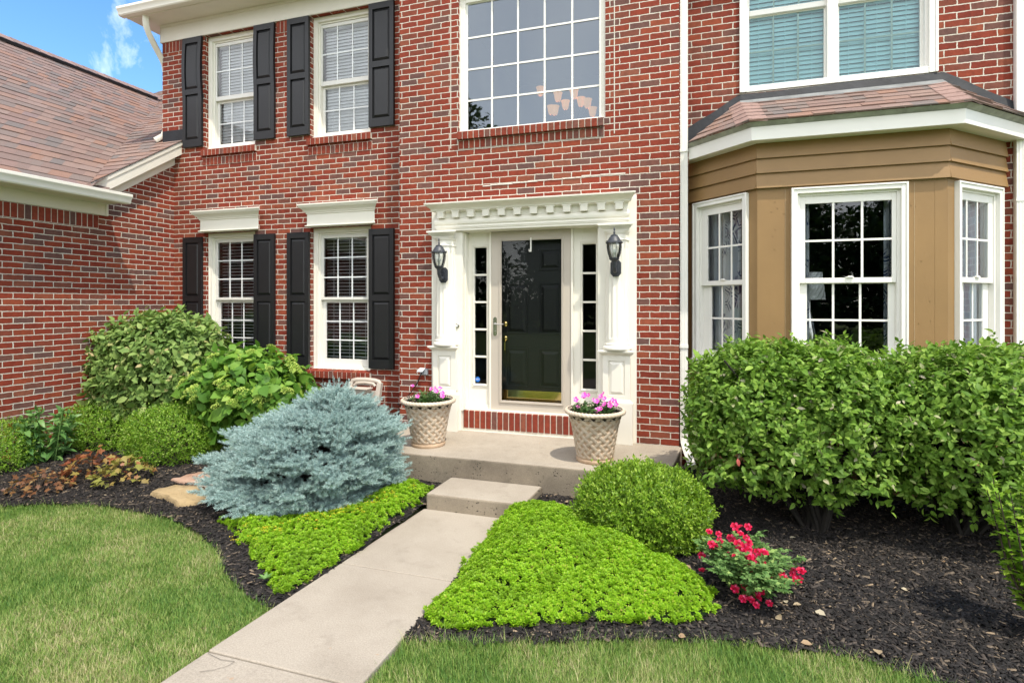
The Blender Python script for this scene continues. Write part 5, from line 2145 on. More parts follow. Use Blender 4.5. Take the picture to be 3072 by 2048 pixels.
def hedge(label, c, r, zb, trunk, n_, seed):
    z = hzs(*trunk)
    t = thing('hedge_shrub', label, 'shrub', (trunk[0], trunk[1], z), 'leafy shrubs grown into a hedge before the bay window')
    cz, rz = (zb + r[2]) / 2, (r[2] - zb) / 2
    P, O = dome(n_, (c[0], c[1], cz), (r[0], r[1], rz), 3.4, -.98, (.80, 1.03), .09, seed)
    frac = (P[:, 2] - zb) / (r[2] - zb)
    keep = rng.uniform(0, 1, len(P)) < np.clip(.12 + 1.35 * frac, .16, 1)
    P, O = P[keep], O[keep]
    hi = (P[:, 2] > r[2] - .12) & (rng.uniform(0, 1, len(P)) < .06)
    P[hi, 2] += rng.uniform(.02, .10, hi.sum())
    O = nrm(O + UP * .35)
    v = sprays(P, O, 8, .10, .044, leaf8(.52, .1, .18), .2, .8, .14, .35, .9)
    P2, O2 = dome(n_ // 4, (c[0], c[1], cz + .2), (r[0], r[1], rz * .75), 3.4, -.4, (.55, .80), .09, seed)
    v2 = sprays(P2, O2, 6, .1, .055, leaf8(.50, .1, .18), .25, .8, .2, .5, .9)
    V, F = cat([v, v2])
    np_mesh('foliage', V, F, HEDGE, t, smooth=True)
    mb = MB()
    r_ = random.Random(seed)
    for i in range(46):
        e = Vector((c[0] + r_.uniform(-.9, .9) * r[0], c[1] + r_.uniform(-.85, .85) * r[1], cz + rz * r_.uniform(-.5, .85)))
        a = r_.uniform(0, 6.28)
        s0 = Vector((trunk[0] + .07 * math.cos(a), trunk[1] + .06 * math.sin(a), z - .03))
        m_ = s0.lerp(e, .45) + Vector((0, 0, .1))
        m_.x, m_.y = s0.x + (e.x - s0.x) * .33, s0.y + (e.y - s0.y) * .33
        r0 = r_.uniform(.010, .024)
        mb.tube([s0, m_, e], [r0, r0 * .7, r0 * .3], 6)
        for q in range(3):
            b0 = m_.lerp(e, r_.uniform(.2, .9))
            mb.tube([b0, b0 + Vector((r_.gauss(0, .14), r_.gauss(0, .14), r_.uniform(-.05, .16)))], [r0 * .35, .002], 5)
    mb.build('stem', paint('shade_darkened_bark', (.022, .018, .014), .95, .2, 30), t)  # bark colour darkened to stand in for the deep shade under the hedge


hedge('leafy hedge shrub whose end brushes the white downspout at the porch', (.76, -1.02), (.76, .60, 1.43), .26, (.92, -1.12), 5600, 51)
hedge('leafy hedge shrub before the bay pane farther from the porch, behind the lobed leaved bush', (2.15, -.98), (.84, .60, 1.44), .26, (1.93, -.90), 6200, 52)
# one red leaf on the hedge
v, f = inst(*leaf8(.5, .1, .2), np.array([(.33, -1.63, .66)]), np.array([(.2, -.3, -1.0)]), np.array([(0, -1.0, .4)]), [.055])
tag(np_mesh('red_leaf', v, f, paint('red_leaf', (.42, .09, .07), .5)), 'single red leaf low on the front of the green hedge', 'leaf')

# lobed shrub at the right edge
HIB = leafmat('lobed_leaves', [(0, (.13, .27, .02)), (.5, (.22, .39, .03)), (1, (.36, .52, .06))], .42, .4)
lob = (np.array([(0, 0, 0), (.3, .2, .03), (.2, .36, .02), (.5, .55, .05), (.2, .62, 0), (0, 1, -.12), (-.2, .62, 0), (-.5, .55, .05), (-.2, .36, .02), (-.3, .2, .03), (0, .45, -.02)], float),
       np.array([(10, i, (i + 1) % 10) for i in range(10)]))
t = thing('rose_of_sharon', 'upright bright green bush with lobed leaves cut off by the picture edge', 'shrub', (1.80, -2.25, hzs(1.80, -2.25)))
mb = MB()
pv = []
r_ = random.Random(77)
for i in range(24):
    a = r_.uniform(0, 6.28)
    q = r_.uniform(.02, .34)
    h = r_.uniform(.78, 1.05) * (1.05 - .7 * q)
    z0 = hzs(1.80, -2.25)
    s0 = Vector((1.80 + .05 * math.cos(a), -2.25 + .05 * math.sin(a), z0 - .02))
    e = Vector((1.80 + q * math.cos(a), -2.25 + q * math.sin(a), z0 + h))
    m_ = s0.lerp(e, .5) + Vector((math.cos(a) * .03, math.sin(a) * .03, 0))
    mb.tube([s0, m_, e], [.008, .006, .002], 6)
    for j in range(52):
        tt = .20 + .80 * (j + r_.random()) / 52
        p_ = s0.lerp(m_, tt * 2) if tt < .5 else m_.lerp(e, tt * 2 - 1)
        b = r_.uniform(0, 6.28)
        pv.append((p_, Vector((math.cos(b), math.sin(b), r_.uniform(-.1, .6) + (.9 if tt > .93 else 0))), (1.15 - .5 * tt) * r_.uniform(.048, .075)))
mb.build('stem', TWIG, t)
v, f = inst(*lob, np.array([p[0] for p in pv]), np.array([p[1] for p in pv]), UP + rnd(len(pv), .35), np.array([p[2] for p in pv]))
np_mesh('foliage', v, f, HIB, t)

# tall perennial
PER = leafmat('perennial_leaves', [(0, (.08, .19, .05)), (.5, (.13, .27, .07)), (1, (.21, .36, .11))], .3, .4)
t = thing('perennial', 'upright leafy perennial with paired oval leaves among the box mounds', 'perennial', (-6.74, -1.62, hzs(-6.74, -1.62)))
mb = MB()
pv = []
for i in range(22):
    a = r_.uniform(0, 6.28)
    q = math.sqrt(r_.uniform(0, 1)) * .26
    z0 = hzs(-6.74, -1.62)
    s0 = Vector((-6.74 + q * .7 * math.cos(a), -1.62 + q * .7 * math.sin(a), z0 - .02))
    e = Vector((-6.74 + q * 1.15 * math.cos(a), -1.62 + q * 1.15 * math.sin(a), z0 + r_.uniform(.40, .56)))
    mb.tube([s0, e], [.006, .004], 6)
    b = r_.uniform(0, 3.14)
    for j in range(9):
        p_ = s0.lerp(e, .16 + .84 * j / 8)
        b += 1.57
        for s_ in (0, math.pi):
            pv.append((p_, Vector((math.cos(b + s_), math.sin(b + s_), .1 + (.9 if j == 8 else 0) + r_.uniform(-.5, .3))), r_.uniform(.10, .135) * (.75 if j == 8 else 1)))
    for s_ in range(4):
        pv.append((e, Vector((math.cos(s_ * 1.57 + .7), math.sin(s_ * 1.57 + .7), 1.5)), .055))
mb.build('stem', PER, t)
v, f = inst(*leaf8(.42, .1, .3), np.array([p[0] for p in pv]), np.array([p[1] for p in pv]), UP * .8 + np.array([(p[1][0] * .6, p[1][1] * .6, 0) for p in pv]) + rnd(len(pv), .35), np.array([p[2] for p in pv]))
np_mesh('foliage', v, f, PER, t, smooth=True)


# coral bells
def heuchera(c, rad, h, n_, stops, label, leaf=.06):
    z = hzs(*c)
    t = thing('coral_bells', label, 'perennial', (*c, z), 'coral bells at the lawn edge')
    a = rng.uniform(0, 6.28, n_)
    q = np.sqrt(rng.uniform(0, 1, n_))
    P = np.stack([c[0] + np.cos(a) * q * rad, c[1] + np.sin(a) * q * rad, z + h * (1.02 - .75 * q ** 2) * rng.uniform(.55, 1.05, n_)], 1)
    D = np.stack([np.cos(a), np.sin(a), rng.uniform(-.6, .5, n_)], 1) + rnd(n_, .5)
    N_ = np.stack([np.cos(a) * q * .7, np.sin(a) * q * .7 - .25, np.ones(n_)], 1) + rnd(n_, .3)
    v, f = inst(*lob, P, D, N_, leaf * rng.lognormal(0, .25, n_))
    np_mesh('foliage', v, f, leafmat('coral_bells_leaves_%d' % int(-c[0] * 100), stops, .3, .45), t)
    mb = MB()
    for i in range(0, n_, 4):
        mb.tube([(c[0] + (P[i][0] - c[0]) * .2, c[1] + (P[i][1] - c[1]) * .2, z), tuple(P[i])], [.003, .002], 4)
    mb.build('stem', TWIG, t)


heuchera((-5.22, -1.86), .25, .26, 150, [(0, (.20, .19, .035)), (.5, (.30, .30, .07)), (.8, (.33, .22, .07)), (1, (.32, .10, .05))], 'olive gold coral bells beside open dark mulch')
heuchera((-5.66, -1.82), .26, .27, 150, [(0, (.16, .05, .025)), (.4, (.30, .09, .04)), (.75, (.36, .16, .06)), (1, (.30, .24, .06))], 'rusty red coral bells between a gold one and a small brown one')
heuchera((-5.72, -2.28), .24, .20, 140, [(0, (.12, .05, .025)), (.5, (.22, .10, .045)), (.85, (.28, .18, .06)), (1, (.40, .28, .13))], 'small brown withered coral bells nearest the lawn', .045)

# sedum ground cover
SED = leafmat('sedum_leaves', [(0, (.19, .38, .014)), (.5, (.29, .52, .02)), (.96, (.42, .62, .045)), (1, (.45, .36, .10))], .38, .42, .3, (4.5, .46, .68, (.20, .36, .02)))
SEDL = [(-3.50, -2.36), (-3.22, -2.50), (-3.00, -2.64), (-2.80, -2.76), (-2.58, -2.90), (-2.40, -3.06), (-2.315, -3.02), (-2.245, -2.55), (-2.215, -2.0), (-2.17, -1.5), (-2.22, -1.28), (-2.45, -1.22), (-2.62, -1.55), (-2.8, -1.95), (-3.1, -2.2), (-3.4, -2.24)]
SEDR = [(-1.40, -1.60), (-1.15, -1.52), (-.90, -1.55), (-.65, -1.75), (-.3, -1.98), (-.05, -2.12), (.1, -2.3), (.16, -2.48), (.12, -2.60), (-.15, -2.72), (-.6, -2.84), (-1.0, -2.98), (-1.28, -3.10), (-1.40, -3.03), (-1.385, -2.5), (-1.375, -2.0)]


def sedum(poly, n_, hmax, label, seed, flowers):
    t = thing('sedum', label, 'ground cover', (float(np.mean([p[0] for p in poly])), float(np.mean([p[1] for p in poly])), 0))
    t['kind'] = 'stuff'

    def H(x, y):
        P = np.stack([x, y], 1)
        e = edge_dist(P, poly)
        return hz(x, y) + hmax * (1 - np.exp(-e / .10)) * (.80 + .38 * fbm(x, y, 1.5, seed)) + .010 * fbm(x, y, 9.0, seed + 5) + .012
    ctr = np.mean(np.array(poly), 0)
    rag = [tuple(np.array(q) + (np.array(q) - ctr) / np.linalg.norm(np.array(q) - ctr) * .035) for q in poly]
    P = sample(rag, int(n_ * 1.1))
    out = ~inside(P, poly)
    rough_ = fbm(P[:, 0] * 8, P[:, 1] * 8, 1.2, seed + 9)
    ed_ = edge_dist(P, poly)
    keep = np.where(out, (rough_ > .25) & (ed_ < .045), (ed_ > .03) | (rough_ > -.35))
    thin = rng.uniform(0, 1, len(P)) > np.clip((fbm(P[:, 0] * 5, P[:, 1] * 5, 1.5, seed + 2) - .75) * 1.5, 0, .75)
    P = P[keep & thin]
    z = H(P[:, 0], P[:, 1])
    e = .02
    nx = -(H(P[:, 0] + e, P[:, 1]) - H(P[:, 0] - e, P[:, 1])) / (2 * e)
    ny = -(H(P[:, 0], P[:, 1] + e) - H(P[:, 0], P[:, 1] - e)) / (2 * e)
    O = nrm(np.stack([nx * .7, ny * .7, np.ones(len(P))], 1) + rnd(len(P), .22))
    C = np.column_stack([P, z]) + O * rng.uniform(-.012, .022, (len(P), 1))
    b1 = nrm(np.cross(O, np.array([1.0, .2, .1])))
    b2 = np.cross(O, b1)
    vs = []
    ph = rng.uniform(0, 6.28, len(P))
    S_ = rng.lognormal(0, .22, len(P))
    for ring_, (cnt, tilt, ln, off_) in enumerate(((5, .40, .0185, -.004), (5, 1.0, .0135, .003), (2, 2.6, .009, .006))):
        for j in range(cnt):
            a = ph + ring_ * .6 + 2 * np.pi * j / cnt + rng.normal(0, .12, len(P))
            d = b1 * np.cos(a)[:, None] + b2 * np.sin(a)[:, None]
            vs.append(inst(*leaf5(.62, .12, .05), C + O * off_ + d * .002, d + O * tilt, O - d * .4, ln * S_))
    V, F = cat(vs)
    fo_ = np_mesh('foliage', V, F, SED, t)
    fo_['kind'] = 'stuff'
    # stem mat under the rosettes
    xs = np.arange(min(p[0] for p in poly), max(p[0] for p in poly), .025)
    ys_ = np.arange(min(p[1] for p in poly), max(p[1] for p in poly), .025)
    X, Y = np.meshgrid(xs, ys_)
    Vb = np.stack([X.ravel(), Y.ravel(), H(X.ravel(), Y.ravel()) - .042], 1)
    i, j = np.meshgrid(np.arange(len(xs) - 1), np.arange(len(ys_) - 1))
    a = (j * len(xs) + i).ravel()
    Fb = np.stack([a, a + 1, a + len(xs) + 1, a + len(xs)], 1)
    c = Vb[Fb].mean(1)
    ok = inside(c, poly) & (edge_dist(c, poly) > .03)
    Fb = Fb[ok]
    u = np.unique(Fb)
    mp_ = np.zeros(len(Vb), int)
    mp_[u] = np.arange(len(u))
    sm = np_mesh('stem_mat', Vb[u], mp_[Fb], paint('sedum_stems_%d' % seed, (.03, .06, .01), .9, .2, 30), t)
    if len(flowers):
        fv = []
        for fx, fy, cnt in flowers:
            p_ = np.stack([rng.normal(fx, .045, cnt), rng.normal(fy, .045, cnt)], 1)
            zz = H(p_[:, 0], p_[:, 1]) + .03
            cc = np.column_stack([p_, zz])
            for q in range(9):
                a = rng.uniform(0, 6.28, cnt)
                d = np.stack([np.cos(a), np.sin(a), rng.uniform(.1, .9, cnt)], 1)
                fv.append(inst(*leaf5(.35, .05, .0), cc + d * .006, d, UP + rnd(cnt, .3), rng.uniform(.008, .014, cnt)))
        V, F = cat(fv)
        fl = np_mesh('flowers', V, F, leafmat('yellow_stars_%d' % seed, [(0, (.62, .46, .015)), (1, (.80, .66, .05))], .3, .6), t)
        fl['kind'] = 'stuff'


fl = [(-3.05, -2.66, 6), (-2.94, -2.50, 9), (-2.85, -2.42, 6), (-2.72, -2.32, 5), (-2.62, -2.18, 9), (-2.56, -2.09, 10), (-2.42, -2.05, 5), (-2.42, -1.97, 5), (-2.39, -1.86, 4), (-2.34, -1.74, 6), (-2.70, -2.13, 7), (-2.28, -1.5, 4), (-2.65, -2.33, 5), (-2.33, -2.1, 3), (-3.15, -2.5, 4), (-2.5, -1.8, 4)]
sedum(SEDL, 9500, .11, 'lime green sedum carpet with yellow star flowers between spruce and walkway', 3, fl)
sedum(SEDR, 15000, .18, 'mounded lime green sedum carpet right of the walkway below the box globe', 6, [(-.62, -1.8, 3)])
# mulch flecks lying on the sedum
P = np.array([(-.25, -2.45), (-.12, -2.55), (.02, -2.5), (-.05, -2.35), (-.42, -2.62), (.06, -2.42), (-.2, -2.2)])

# rose bush
ROSE = leafmat('rose_leaves', [(0, (.07, .15, .04)), (.5, (.125, .23, .065)), (.9, (.20, .32, .10)), (1, (.30, .42, .12))], .28, .65, .12)
t = thing('rose_bush', 'small rose bush covered in bright red blooms on dark mulch', 'rose bush', (.36, -2.19, hzs(.36, -2.19)))
rc = np.array((.33, -2.25))
z0 = hzs(*rc)
mb = MB()
pv, tipsr = [], []
r_ = random.Random(21)
for i in range(64):
    a = r_.uniform(0, 6.28)
    q = math.sqrt(r_.uniform(0, 1)) * .34
    h = (.36 - 1.25 * q * q - .07 * r_.random()) * (1.0 + .08 * math.sin(a * 3))
    s0 = Vector((rc[0] + .04 * math.cos(a), rc[1] + .04 * math.sin(a), z0 - .01))
    e = Vector((rc[0] + q * math.cos(a) - .01, rc[1] + q * math.sin(a), z0 + max(h, .09)))
    m_ = s0.lerp(e, .55) + Vector((0, 0, .05))
    mb.tube([s0, m_, e], [.004, .003, .0015], 5)
    tipsr.append((e, a, q))
    for j in range(12):
        tt = r_.uniform(.25, 1.0)
        p_ = s0.lerp(m_, tt * 2) if tt < .5 else m_.lerp(e, tt * 2 - 1)
        b = r_.uniform(0, 6.28)
        ax = Vector((math.cos(b), math.sin(b), r_.uniform(-.1, .5)))
        for k, (f_, s_) in enumerate(((1.0, 0), (.6, .5), (.6, -.5), (.25, .5), (.25, -.5))):
            sd_ = Vector((-ax.y, ax.x, 0))
            pv.append((p_ + ax * .035 * f_, ax * (.4 + f_) + sd_ * s_ * 1.6, r_.uniform(.025, .038)))
mb.build('stem', PER, t)
v, f = inst(*leaf5(.6, .1, .1), np.array([p[0] for p in pv]), np.array([p[1] for p in pv]), UP + rnd(len(pv), .4), np.array([p[2] for p in pv]))
np_mesh('foliage', v, f, ROSE, t)
RED = leafmat('red_rose_petals', [(0, (.52, .006, .03)), (.5, (.68, .016, .085)), (.82, (.77, .055, .19)), (1, (.84, .17, .33))], .25, .5)


def bloom():
    vs = []
    pet = (np.array([(0, 0, 0), (.42, .45, .1), (.30, .95, .05), (0, 1.05, 0), (-.30, .95, .05), (-.42, .45, .1), (0, .5, 0)], float), np.array([(6, i, (i + 1) % 6) for i in range(6)]))
    for cnt, tilt, ln in ((6, .25, .020), (6, .7, .017), (5, 1.5, .013), (4, 3.0, .010)):
        a = 2 * np.pi * (np.arange(cnt) + rng.uniform(0, 1)) / cnt
        d = np.stack([np.cos(a), np.sin(a), np.full(cnt, tilt)], 1) + rnd(cnt, .1)
        N_ = np.stack([-np.cos(a) * tilt, -np.sin(a) * tilt, np.ones(cnt)], 1)
        vs.append(inst(*pet, np.zeros((cnt, 3)) + np.stack([np.cos(a), np.sin(a), 0 * a], 1) * .002, d, N_, np.full(cnt, ln)))
    return cat(vs)


bv, bf_ = bloom()
b0 = np_mesh('bloom', bv, bf_, RED, None)
b0.parent = t
# bloom positions read off the plant: clusters on the upper dome
cl_ = [(.29, -2.12, .42, 5), (.17, -2.14, .355, 5), (.30, -2.18, .33, 3), (.35, -2.22, .28, 8), (.14, -2.16, .30, 4), (.42, -2.22, .20, 5), (.50, -2.18, .16, 6), (.59, -2.12, .13, 5), (.27, -2.34, .12, 2), (.36, -2.36, .13, 3), (.30, -2.38, .08, 2), (.42, -2.36, .11, 2), (.36, -2.40, .07, 1), (.08, -2.22, .15, 1), (.33, -2.20, .34, 5), (.38, -2.24, .26, 5), (.25, -2.22, .26, 3), (.46, -2.2, .22, 4), (.24, -2.26, .20, 2), (.31, -2.3, .05, 1)]
first = True
for x, y, h, cnt in cl_:
    for i in range(cnt):
        ob = b0 if first else b0.copy()
        if not first:
            COL.objects.link(ob)
            ob.parent = t
        first = False
        s_ = .03 if cnt > 1 else 0
        ob.location = Vector((x + r_.gauss(0, s_), y - .07 + r_.gauss(0, s_), z0 + h * .86 + .01 + r_.gauss(0, s_ * .6))) - ORG[t]
        ob.rotation_euler = Vector((r_.gauss(0, .4), -.7 + r_.gauss(0, .4), .8)).to_track_quat('Z', 'Y').to_euler()
        k = r_.uniform(.9, 1.3)
        ob.scale = (k, k, k)

# small weed seedling in the mulch beside the left sedum
v, f = inst(*leaf8(.4, .1, .2), np.tile(np.array([(-2.53, -2.985, .02)]), (6, 1)), np.array([(math.cos(a), math.sin(a), .8) for a in np.arange(6) * 1.05]), np.tile(UP, (6, 1)), np.full(6, .055))
tag(np_mesh('seedling', v, f, PER), 'tiny green seedling in the mulch beside the sedum tip', 'weed')


# stones
def stone(c, outline, h, label, mat, seed):
    r_ = random.Random(seed)
    z = min(hzs(x, y) for x, y in outline)
    mb = MB()
    cx, cy = sum(p[0] for p in outline) / len(outline), sum(p[1] for p in outline) / len(outline)
    pts = []
    n_ = len(outline)
    for i in range(n_):
        a, b = outline[i], outline[(i + 1) % n_]
        for q in range(4):
            t_ = q / 4
            pts.append((a[0] + (b[0] - a[0]) * t_ + r_.gauss(0, .006), a[1] + (b[1] - a[1]) * t_ + r_.gauss(0, .006)))
    rings = [(1.03, -.03), (1.02, h * .45), (.985, h * .85), (.94, h), (.6, h * 1.04), (.25, h * 1.05)]
    vs, fs = [], []
    m_ = len(pts)
    for s_, zz in rings:
        for x, y in pts:
            vs.append((cx + (x - cx) * s_, cy + (y - cy) * s_, z + zz + (r_.gauss(0, .003) if zz > 0 else 0)))
    for i in range(len(rings) - 1):
        for k in range(m_):
            k2 = (k + 1) % m_
            fs.append((i * m_ + k, i * m_ + k2, (i + 1) * m_ + k2, (i + 1) * m_ + k))
    fs.append(tuple((len(rings) - 1) * m_ + k for k in range(m_)))
    mb.add(vs, fs)
    return tag(mb.build('stepping_stone', mat, None, smooth=50), label, 'stone', 'flat stones in the mulch')


def stonemat(name, a, b, c):
    m, n, l, bs, o = M(name)
    p = pos(n)
    r = ramp(n, [(.25, c), (.45, a), (.7, b)])
    l.new(noise(n, l, p, 6, 7, .65), r.inputs[0])
    l.new(r.outputs[0], bs.inputs['Base Color'])
    bs.inputs['Roughness'].default_value = .85
    bump(n, l, bs, noise(n, l, p, 40, 6, .7), .012)
    return m


stone(None, [(-4.60, -2.08), (-4.56, -1.86), (-4.25, -1.84), (-3.98, -1.98), (-3.96, -2.10), (-4.10, -2.22), (-4.35, -2.12)], .06, 'flat tan stone between the lawn edge and the blue spruce', stonemat('tan_flagstone', (.40, .29, .15), (.48, .36, .20), (.20, .15, .09)), 4)
stone(None, [(-4.78, -1.70), (-4.70, -1.46), (-4.42, -1.40), (-4.15, -1.55), (-4.2, -1.80)], .035, 'reddish pink flat stone half hidden by the blue spruce', stonemat('red_flagstone', (.40, .24, .165), (.50, .36, .27), (.34, .17, .10)), 5)

# fallen leaves, one object per visible scrap kind
sp = [(.47, -2.44), (.62, -2.28), (.68, -2.33), (.54, -2.26), (.02, -2.06), (1.25, -1.95), (.70, -1.40), (1.12, -1.42), (.23, -1.45), (-.05, -2.80), (.55, -2.66), (.9, -2.62), (-5.0, -2.18), (-4.6, -1.5), (-4.3, -1.1), (-1.0, -1.2), (1.6, -1.5), (1.4, -2.2)]
v, f = litter(sp, '', '', None, .05)
o = np_mesh('fallen_leaves', v, f, leafmat('dry_leaves', [(0, (.34, .21, .11)), (.5, (.42, .33, .21)), (1, (.52, .46, .33))], .2, .7))
struct(o, 'stuff')


# ------------------------------------------------------------------ pots
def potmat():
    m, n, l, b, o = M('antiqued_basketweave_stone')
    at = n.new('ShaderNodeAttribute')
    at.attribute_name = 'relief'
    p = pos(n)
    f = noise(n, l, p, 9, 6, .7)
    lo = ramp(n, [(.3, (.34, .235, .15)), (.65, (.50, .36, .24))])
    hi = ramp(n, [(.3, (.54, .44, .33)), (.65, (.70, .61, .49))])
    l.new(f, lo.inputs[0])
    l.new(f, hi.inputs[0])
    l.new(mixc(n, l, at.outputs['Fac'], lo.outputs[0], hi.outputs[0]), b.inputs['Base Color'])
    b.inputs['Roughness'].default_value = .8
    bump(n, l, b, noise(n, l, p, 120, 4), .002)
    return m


POT = potmat()


def pot(loc, label):
    x, y, z = loc
    t = thing('planter', label, 'planter', loc, 'basket weave planters on the porch')
    NA, NZ = 260, 110
    H_ = .445
    th = np.linspace(0, 2 * np.pi, NA, endpoint=False)
    zz = np.linspace(0, 1, NZ)
    T_, Z_ = np.meshgrid(th, zz)
    base_ = .158 + .075 * Z_ ** 1.15 + .022 * np.maximum(0, Z_ - .75) * 2
    foot = np.where(Z_ < .075, .010 + .004 * np.sin(Z_ / .075 * np.pi), 0)
    k = 15
    # herringbone basket weave: diagonal bundles of three strands, over and under
    u = T_ / (2 * np.pi) * k
    v = Z_ * 5.8
    a, b = u + v, u - v
    ia, ib = np.floor(a), np.floor(b)
    fa, fb = a - ia, b - ib
    ba = np.clip(1 - np.abs(fa - .5) / .27, 0, 1)
    bb = np.clip(1 - np.abs(fb - .5) / .27, 0, 1)
    over = ((ia + ib) % 2) == 0
    strA = (.72 + .28 * np.cos((fa - .5) * 2 * np.pi * 5.5))
    strB = (.72 + .28 * np.cos((fb - .5) * 2 * np.pi * 5.5))
    ra, rb = np.minimum(ba * 3, 1) * strA, np.minimum(bb * 3, 1) * strB
    rel = np.where(over, np.where(ba > 0, ra, rb * .75), np.where(bb > 0, rb, ra * .75))
    fade = np.clip((Z_ - .085) / .03, 0, 1) * np.clip((.985 - Z_) / .03, 0, 1)
    rel = rel * fade
    rad = base_ + foot + .009 * rel
    V = np.stack([x + rad * np.cos(T_), y + rad * np.sin(T_), z + Z_ * H_], -1).reshape(-1, 3)
    i, j = np.meshgrid(np.arange(NA), np.arange(NZ - 1))
    F = np.stack([j * NA + i, j * NA + (i + 1) % NA, (j + 1) * NA + (i + 1) % NA, (j + 1) * NA + i], -1).reshape(-1, 4)
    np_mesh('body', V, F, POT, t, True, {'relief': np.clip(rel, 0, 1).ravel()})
    # rope rim
    n1, n2 = 200, 16
    A, B = np.meshgrid(np.linspace(0, 2 * np.pi, n1, endpoint=False), np.linspace(0, 2 * np.pi, n2, endpoint=False), indexing='ij')
    tw = .5 + .5 * np.cos(B * 2 + A * 46)
    rr_ = .019 + .0045 * tw
    rad = .258 + rr_ * np.cos(B)
    V = np.stack([x + rad * np.cos(A), y + rad * np.sin(A), z + .452 + rr_ * .95 * np.sin(B)], -1).reshape(-1, 3)
    i, j = np.meshgrid(np.arange(n1), np.arange(n2), indexing='ij')
    F = np.stack([i * n2 + j, ((i + 1) % n1) * n2 + j, ((i + 1) % n1) * n2 + (j + 1) % n2, i * n2 + (j + 1) % n2], -1).reshape(-1, 4)
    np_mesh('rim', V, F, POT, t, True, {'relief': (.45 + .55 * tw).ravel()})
    mb = MB()
    mb.lathe([(.0, .425), (.1, .43), (.20, .428), (.245, .42)], 0, 0, 32)
    q = MB(Matrix.Translation((x, y, z)))
    q.add(mb.v, mb.f[:-2])
    q.lathe([(.238, .40), (.24, .462), (.25, .474)], 0, 0, 48, caps=False)
    q.build('soil', SOIL, t, smooth=40)
    return t


IMP = leafmat('impatiens_leaves', [(0, (.035, .085, .022)), (.6, (.065, .14, .035)), (1, (.12, .21, .055))], .25, .35, .5)
PINK = leafmat('pink_petals', [(0, (.72, .05, .42)), (.6, (.78, .10, .52)), (1, (.82, .34, .66))], .25, .6)


def impatiens(loc, label, seed, blooms, spread_):
    x, y, z = loc
    r_ = random.Random(seed)
    t = thing('impatiens', label, 'flowers', loc, 'pink impatiens planted in the porch pots')
    pv = []
    mb = MB()
    for i in range(46):
        a = r_.uniform(0, 6.28)
        q = math.sqrt(r_.uniform(0, 1)) * spread_
        h = r_.uniform(.07, .135) * (1.1 - .5 * (q / spread_) ** 2)
        s0 = Vector((x + q * .7 * math.cos(a), y + q * .7 * math.sin(a), z - .01))
        e = Vector((x + q * math.cos(a), y + q * math.sin(a), z + h))
        mb.tube([s0, e], [.004, .003], 5)
        for j in range(13):
            b = r_.uniform(0, 6.28)
            p_ = s0.lerp(e, r_.uniform(.25, 1))
            pv.append((p_, Vector((math.cos(b), math.sin(b), r_.uniform(-.2, .7))), r_.uniform(.03, .052)))
    mb.build('stem', PER, t)
    v, f = inst(*leaf8(.45, .1, .2), np.array([p[0] for p in pv]), np.array([p[1] for p in pv]), UP + rnd(len(pv), .3), np.array([p[2] for p in pv]))
    np_mesh('foliage', v, f, IMP, t, smooth=True)
    pet = (np.array([(0, 0, 0), (.38, .4, .02), (.42, .8, 0), (.1, 1, 0), (-.1, .95, 0), (-.42, .8, 0), (-.38, .4, .02), (0, .55, .03)], float), np.array([(7, i, (i + 1) % 7) for i in range(7)]))
    a = np.arange(5) * 2 * np.pi / 5
    d = np.stack([np.cos(a), np.sin(a), np.full(5, .15)], 1)
    v, f = inst(*pet, d * .002, d, np.tile(UP, (5, 1)) + rnd(5, .12), np.full(5, .024))
    me = np_mesh('bloom', v, f, PINK, None)
    me.parent = t
    for i, (bx, by, bz) in enumerate(blooms):
        ob = me if i == 0 else me.copy()
        if i:
            COL.objects.link(ob)
            ob.parent = t
        ob.location = (bx, by, bz)
        ob.rotation_euler = Vector((r_.gauss(0, .45), -.9 + r_.gauss(0, .35), .75)).to_track_quat('Z', 'Y').to_euler()
        k = r_.uniform(.8, 1.15)
        ob.scale = (k, k, k)
    return t


pot((-2.53, -.70, .31), 'basket weave planter of sparser pink flowers in front of the outlet')
impatiens((-2.53, -.70, .735), 'sparse pink impatiens in the planter nearer the blue spruce', 3,
          [(-.17, -.02, .17), (.10, -.05, .15), (.13, -.08, .14), (.075, -.09, .16), (.17, -.03, .115), (.05, .05, .15), (.185, -.06, .09), (-.06, -.14, .085), (-.045, -.15, .09), (.12, .02, .155)], .20)
pot((-.82, -.735, .31), 'basket weave planter of many pink flowers at the porch end by the downspout')
impatiens((-.82, -.735, .735), 'abundant magenta impatiens in the planter nearer the hedge', 8,
          [(-.17, -.05, .13), (-.10, -.03, .16), (-.055, -.04, .175), (-.085, -.07, .18), (.0, -.08, .14), (.055, -.02, .165), (.075, .0, .19), (.09, -.03, .15), (.03, -.10, .135), (.06, -.15, .075), (.075, -.155, .08), (.045, -.16, .065), (.14, -.06, .12), (.165, -.05, .145), (.185, -.04, .13), (.2, -.06, .11), (.15, -.08, .10), (-.14, -.09, .07), (.1, -.1, .11)], .21)

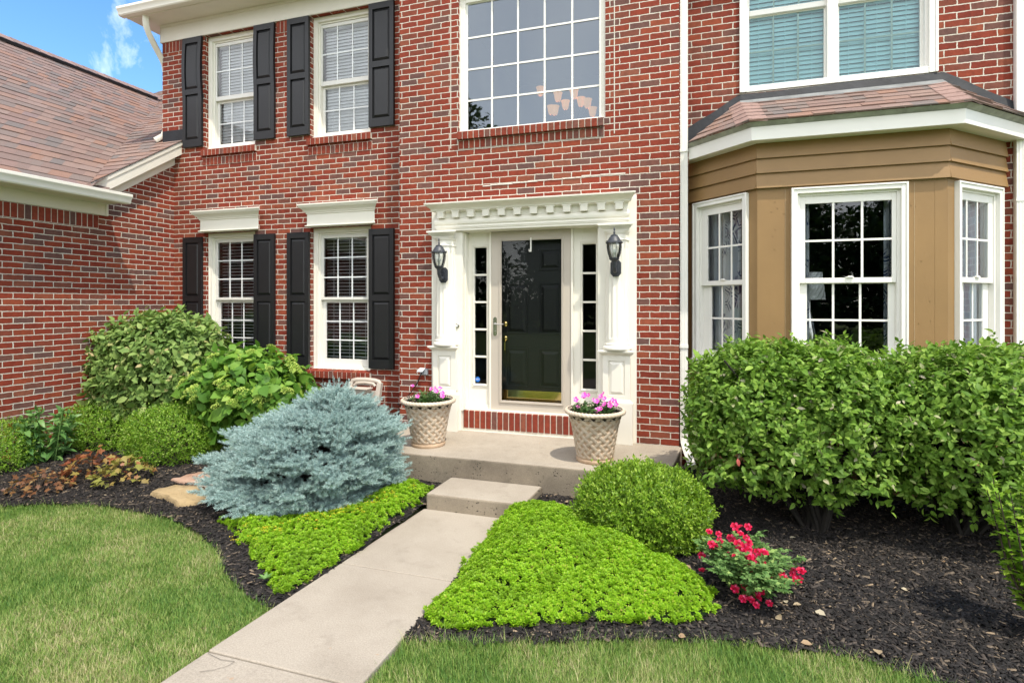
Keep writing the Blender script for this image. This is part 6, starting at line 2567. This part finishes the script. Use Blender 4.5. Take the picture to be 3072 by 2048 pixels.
# ------------------------------------------------------------------ trees across the street (seen as reflections in the glass)
TREEL = leafmat('street_tree_leaves', [(0, (.022, .05, .012)), (.5, (.04, .085, .018)), (1, (.07, .13, .03))], .3, .5)
BARK = paint('tree_bark', (.08, .06, .045), .95, .2, 10)


def tree(loc, h, rad, n_, label, seed):
    t = thing('broadleaf_tree', label, 'tree', loc, 'trees across the street')
    x, y, z = loc
    parts = []
    r_ = random.Random(seed)
    mb = MB()
    mb.tube([(x, y, z - .1), (x + .1, y, z + h * .25), (x, y + .1, z + h * .6), (x, y, z + h * .9)], [.30, .24, .14, .04], 8)
    blobs = []
    for i in range(34):
        a = r_.uniform(0, 6.28)
        u = (i + r_.random()) / 34
        rr_ = rad * math.sin(math.pi * min(.97, .36 + .62 * u)) * r_.uniform(.3, 1.0)
        blobs.append(((x + rr_ * math.cos(a), y + rr_ * math.sin(a), z + h * (.04 + .90 * u)), rad * r_.uniform(.28, .45)))
        b = blobs[-1][0]
        mb.tube([(x, y, z + h * (.12 + .5 * u)), b], [.07, .015], 5)
    mb.build('trunk', BARK, t)
    for c, br in blobs:
        P, O = dome(n_ // 34, c, (br, br, br * .8), 2, -1, (.35, 1.1), .15, seed)
        parts.append(inst(*leaf5(.7, .1, .1), P, O + rnd(len(P), .7), UP + rnd(len(P), .5), rng.uniform(.26, .5, len(P))))
    V, F = cat(parts)
    np_mesh('crown', V, F, TREEL, t)


tree((-16.8, -30, -.05), 17.5, 5.2, 16000, 'tall tree mirrored low in the corner of the big picture window', 1)
for i, (x, y, h, rd_, lb) in enumerate(((-9.0, -34, 9.0, 4.6, 'broad dark tree mirrored in the storm door glass'), (-1.5, -33, 9.6, 4.8, 'dark tree mirrored in the central bay pane'), (6.0, -34, 9.2, 4.6, 'dark leafy tree across the street, mirrored toward the bay corner'), (13.5, -35, 10.0, 5.2, 'bushy tree across the street beyond the bay reflections'), (-23.5, -33, 9.5, 5.0, 'bushy tree across the street mirrored toward the shuttered windows'))):
    tree((x, y, -.05), h, rd_, 15000, lb, 5 + i)
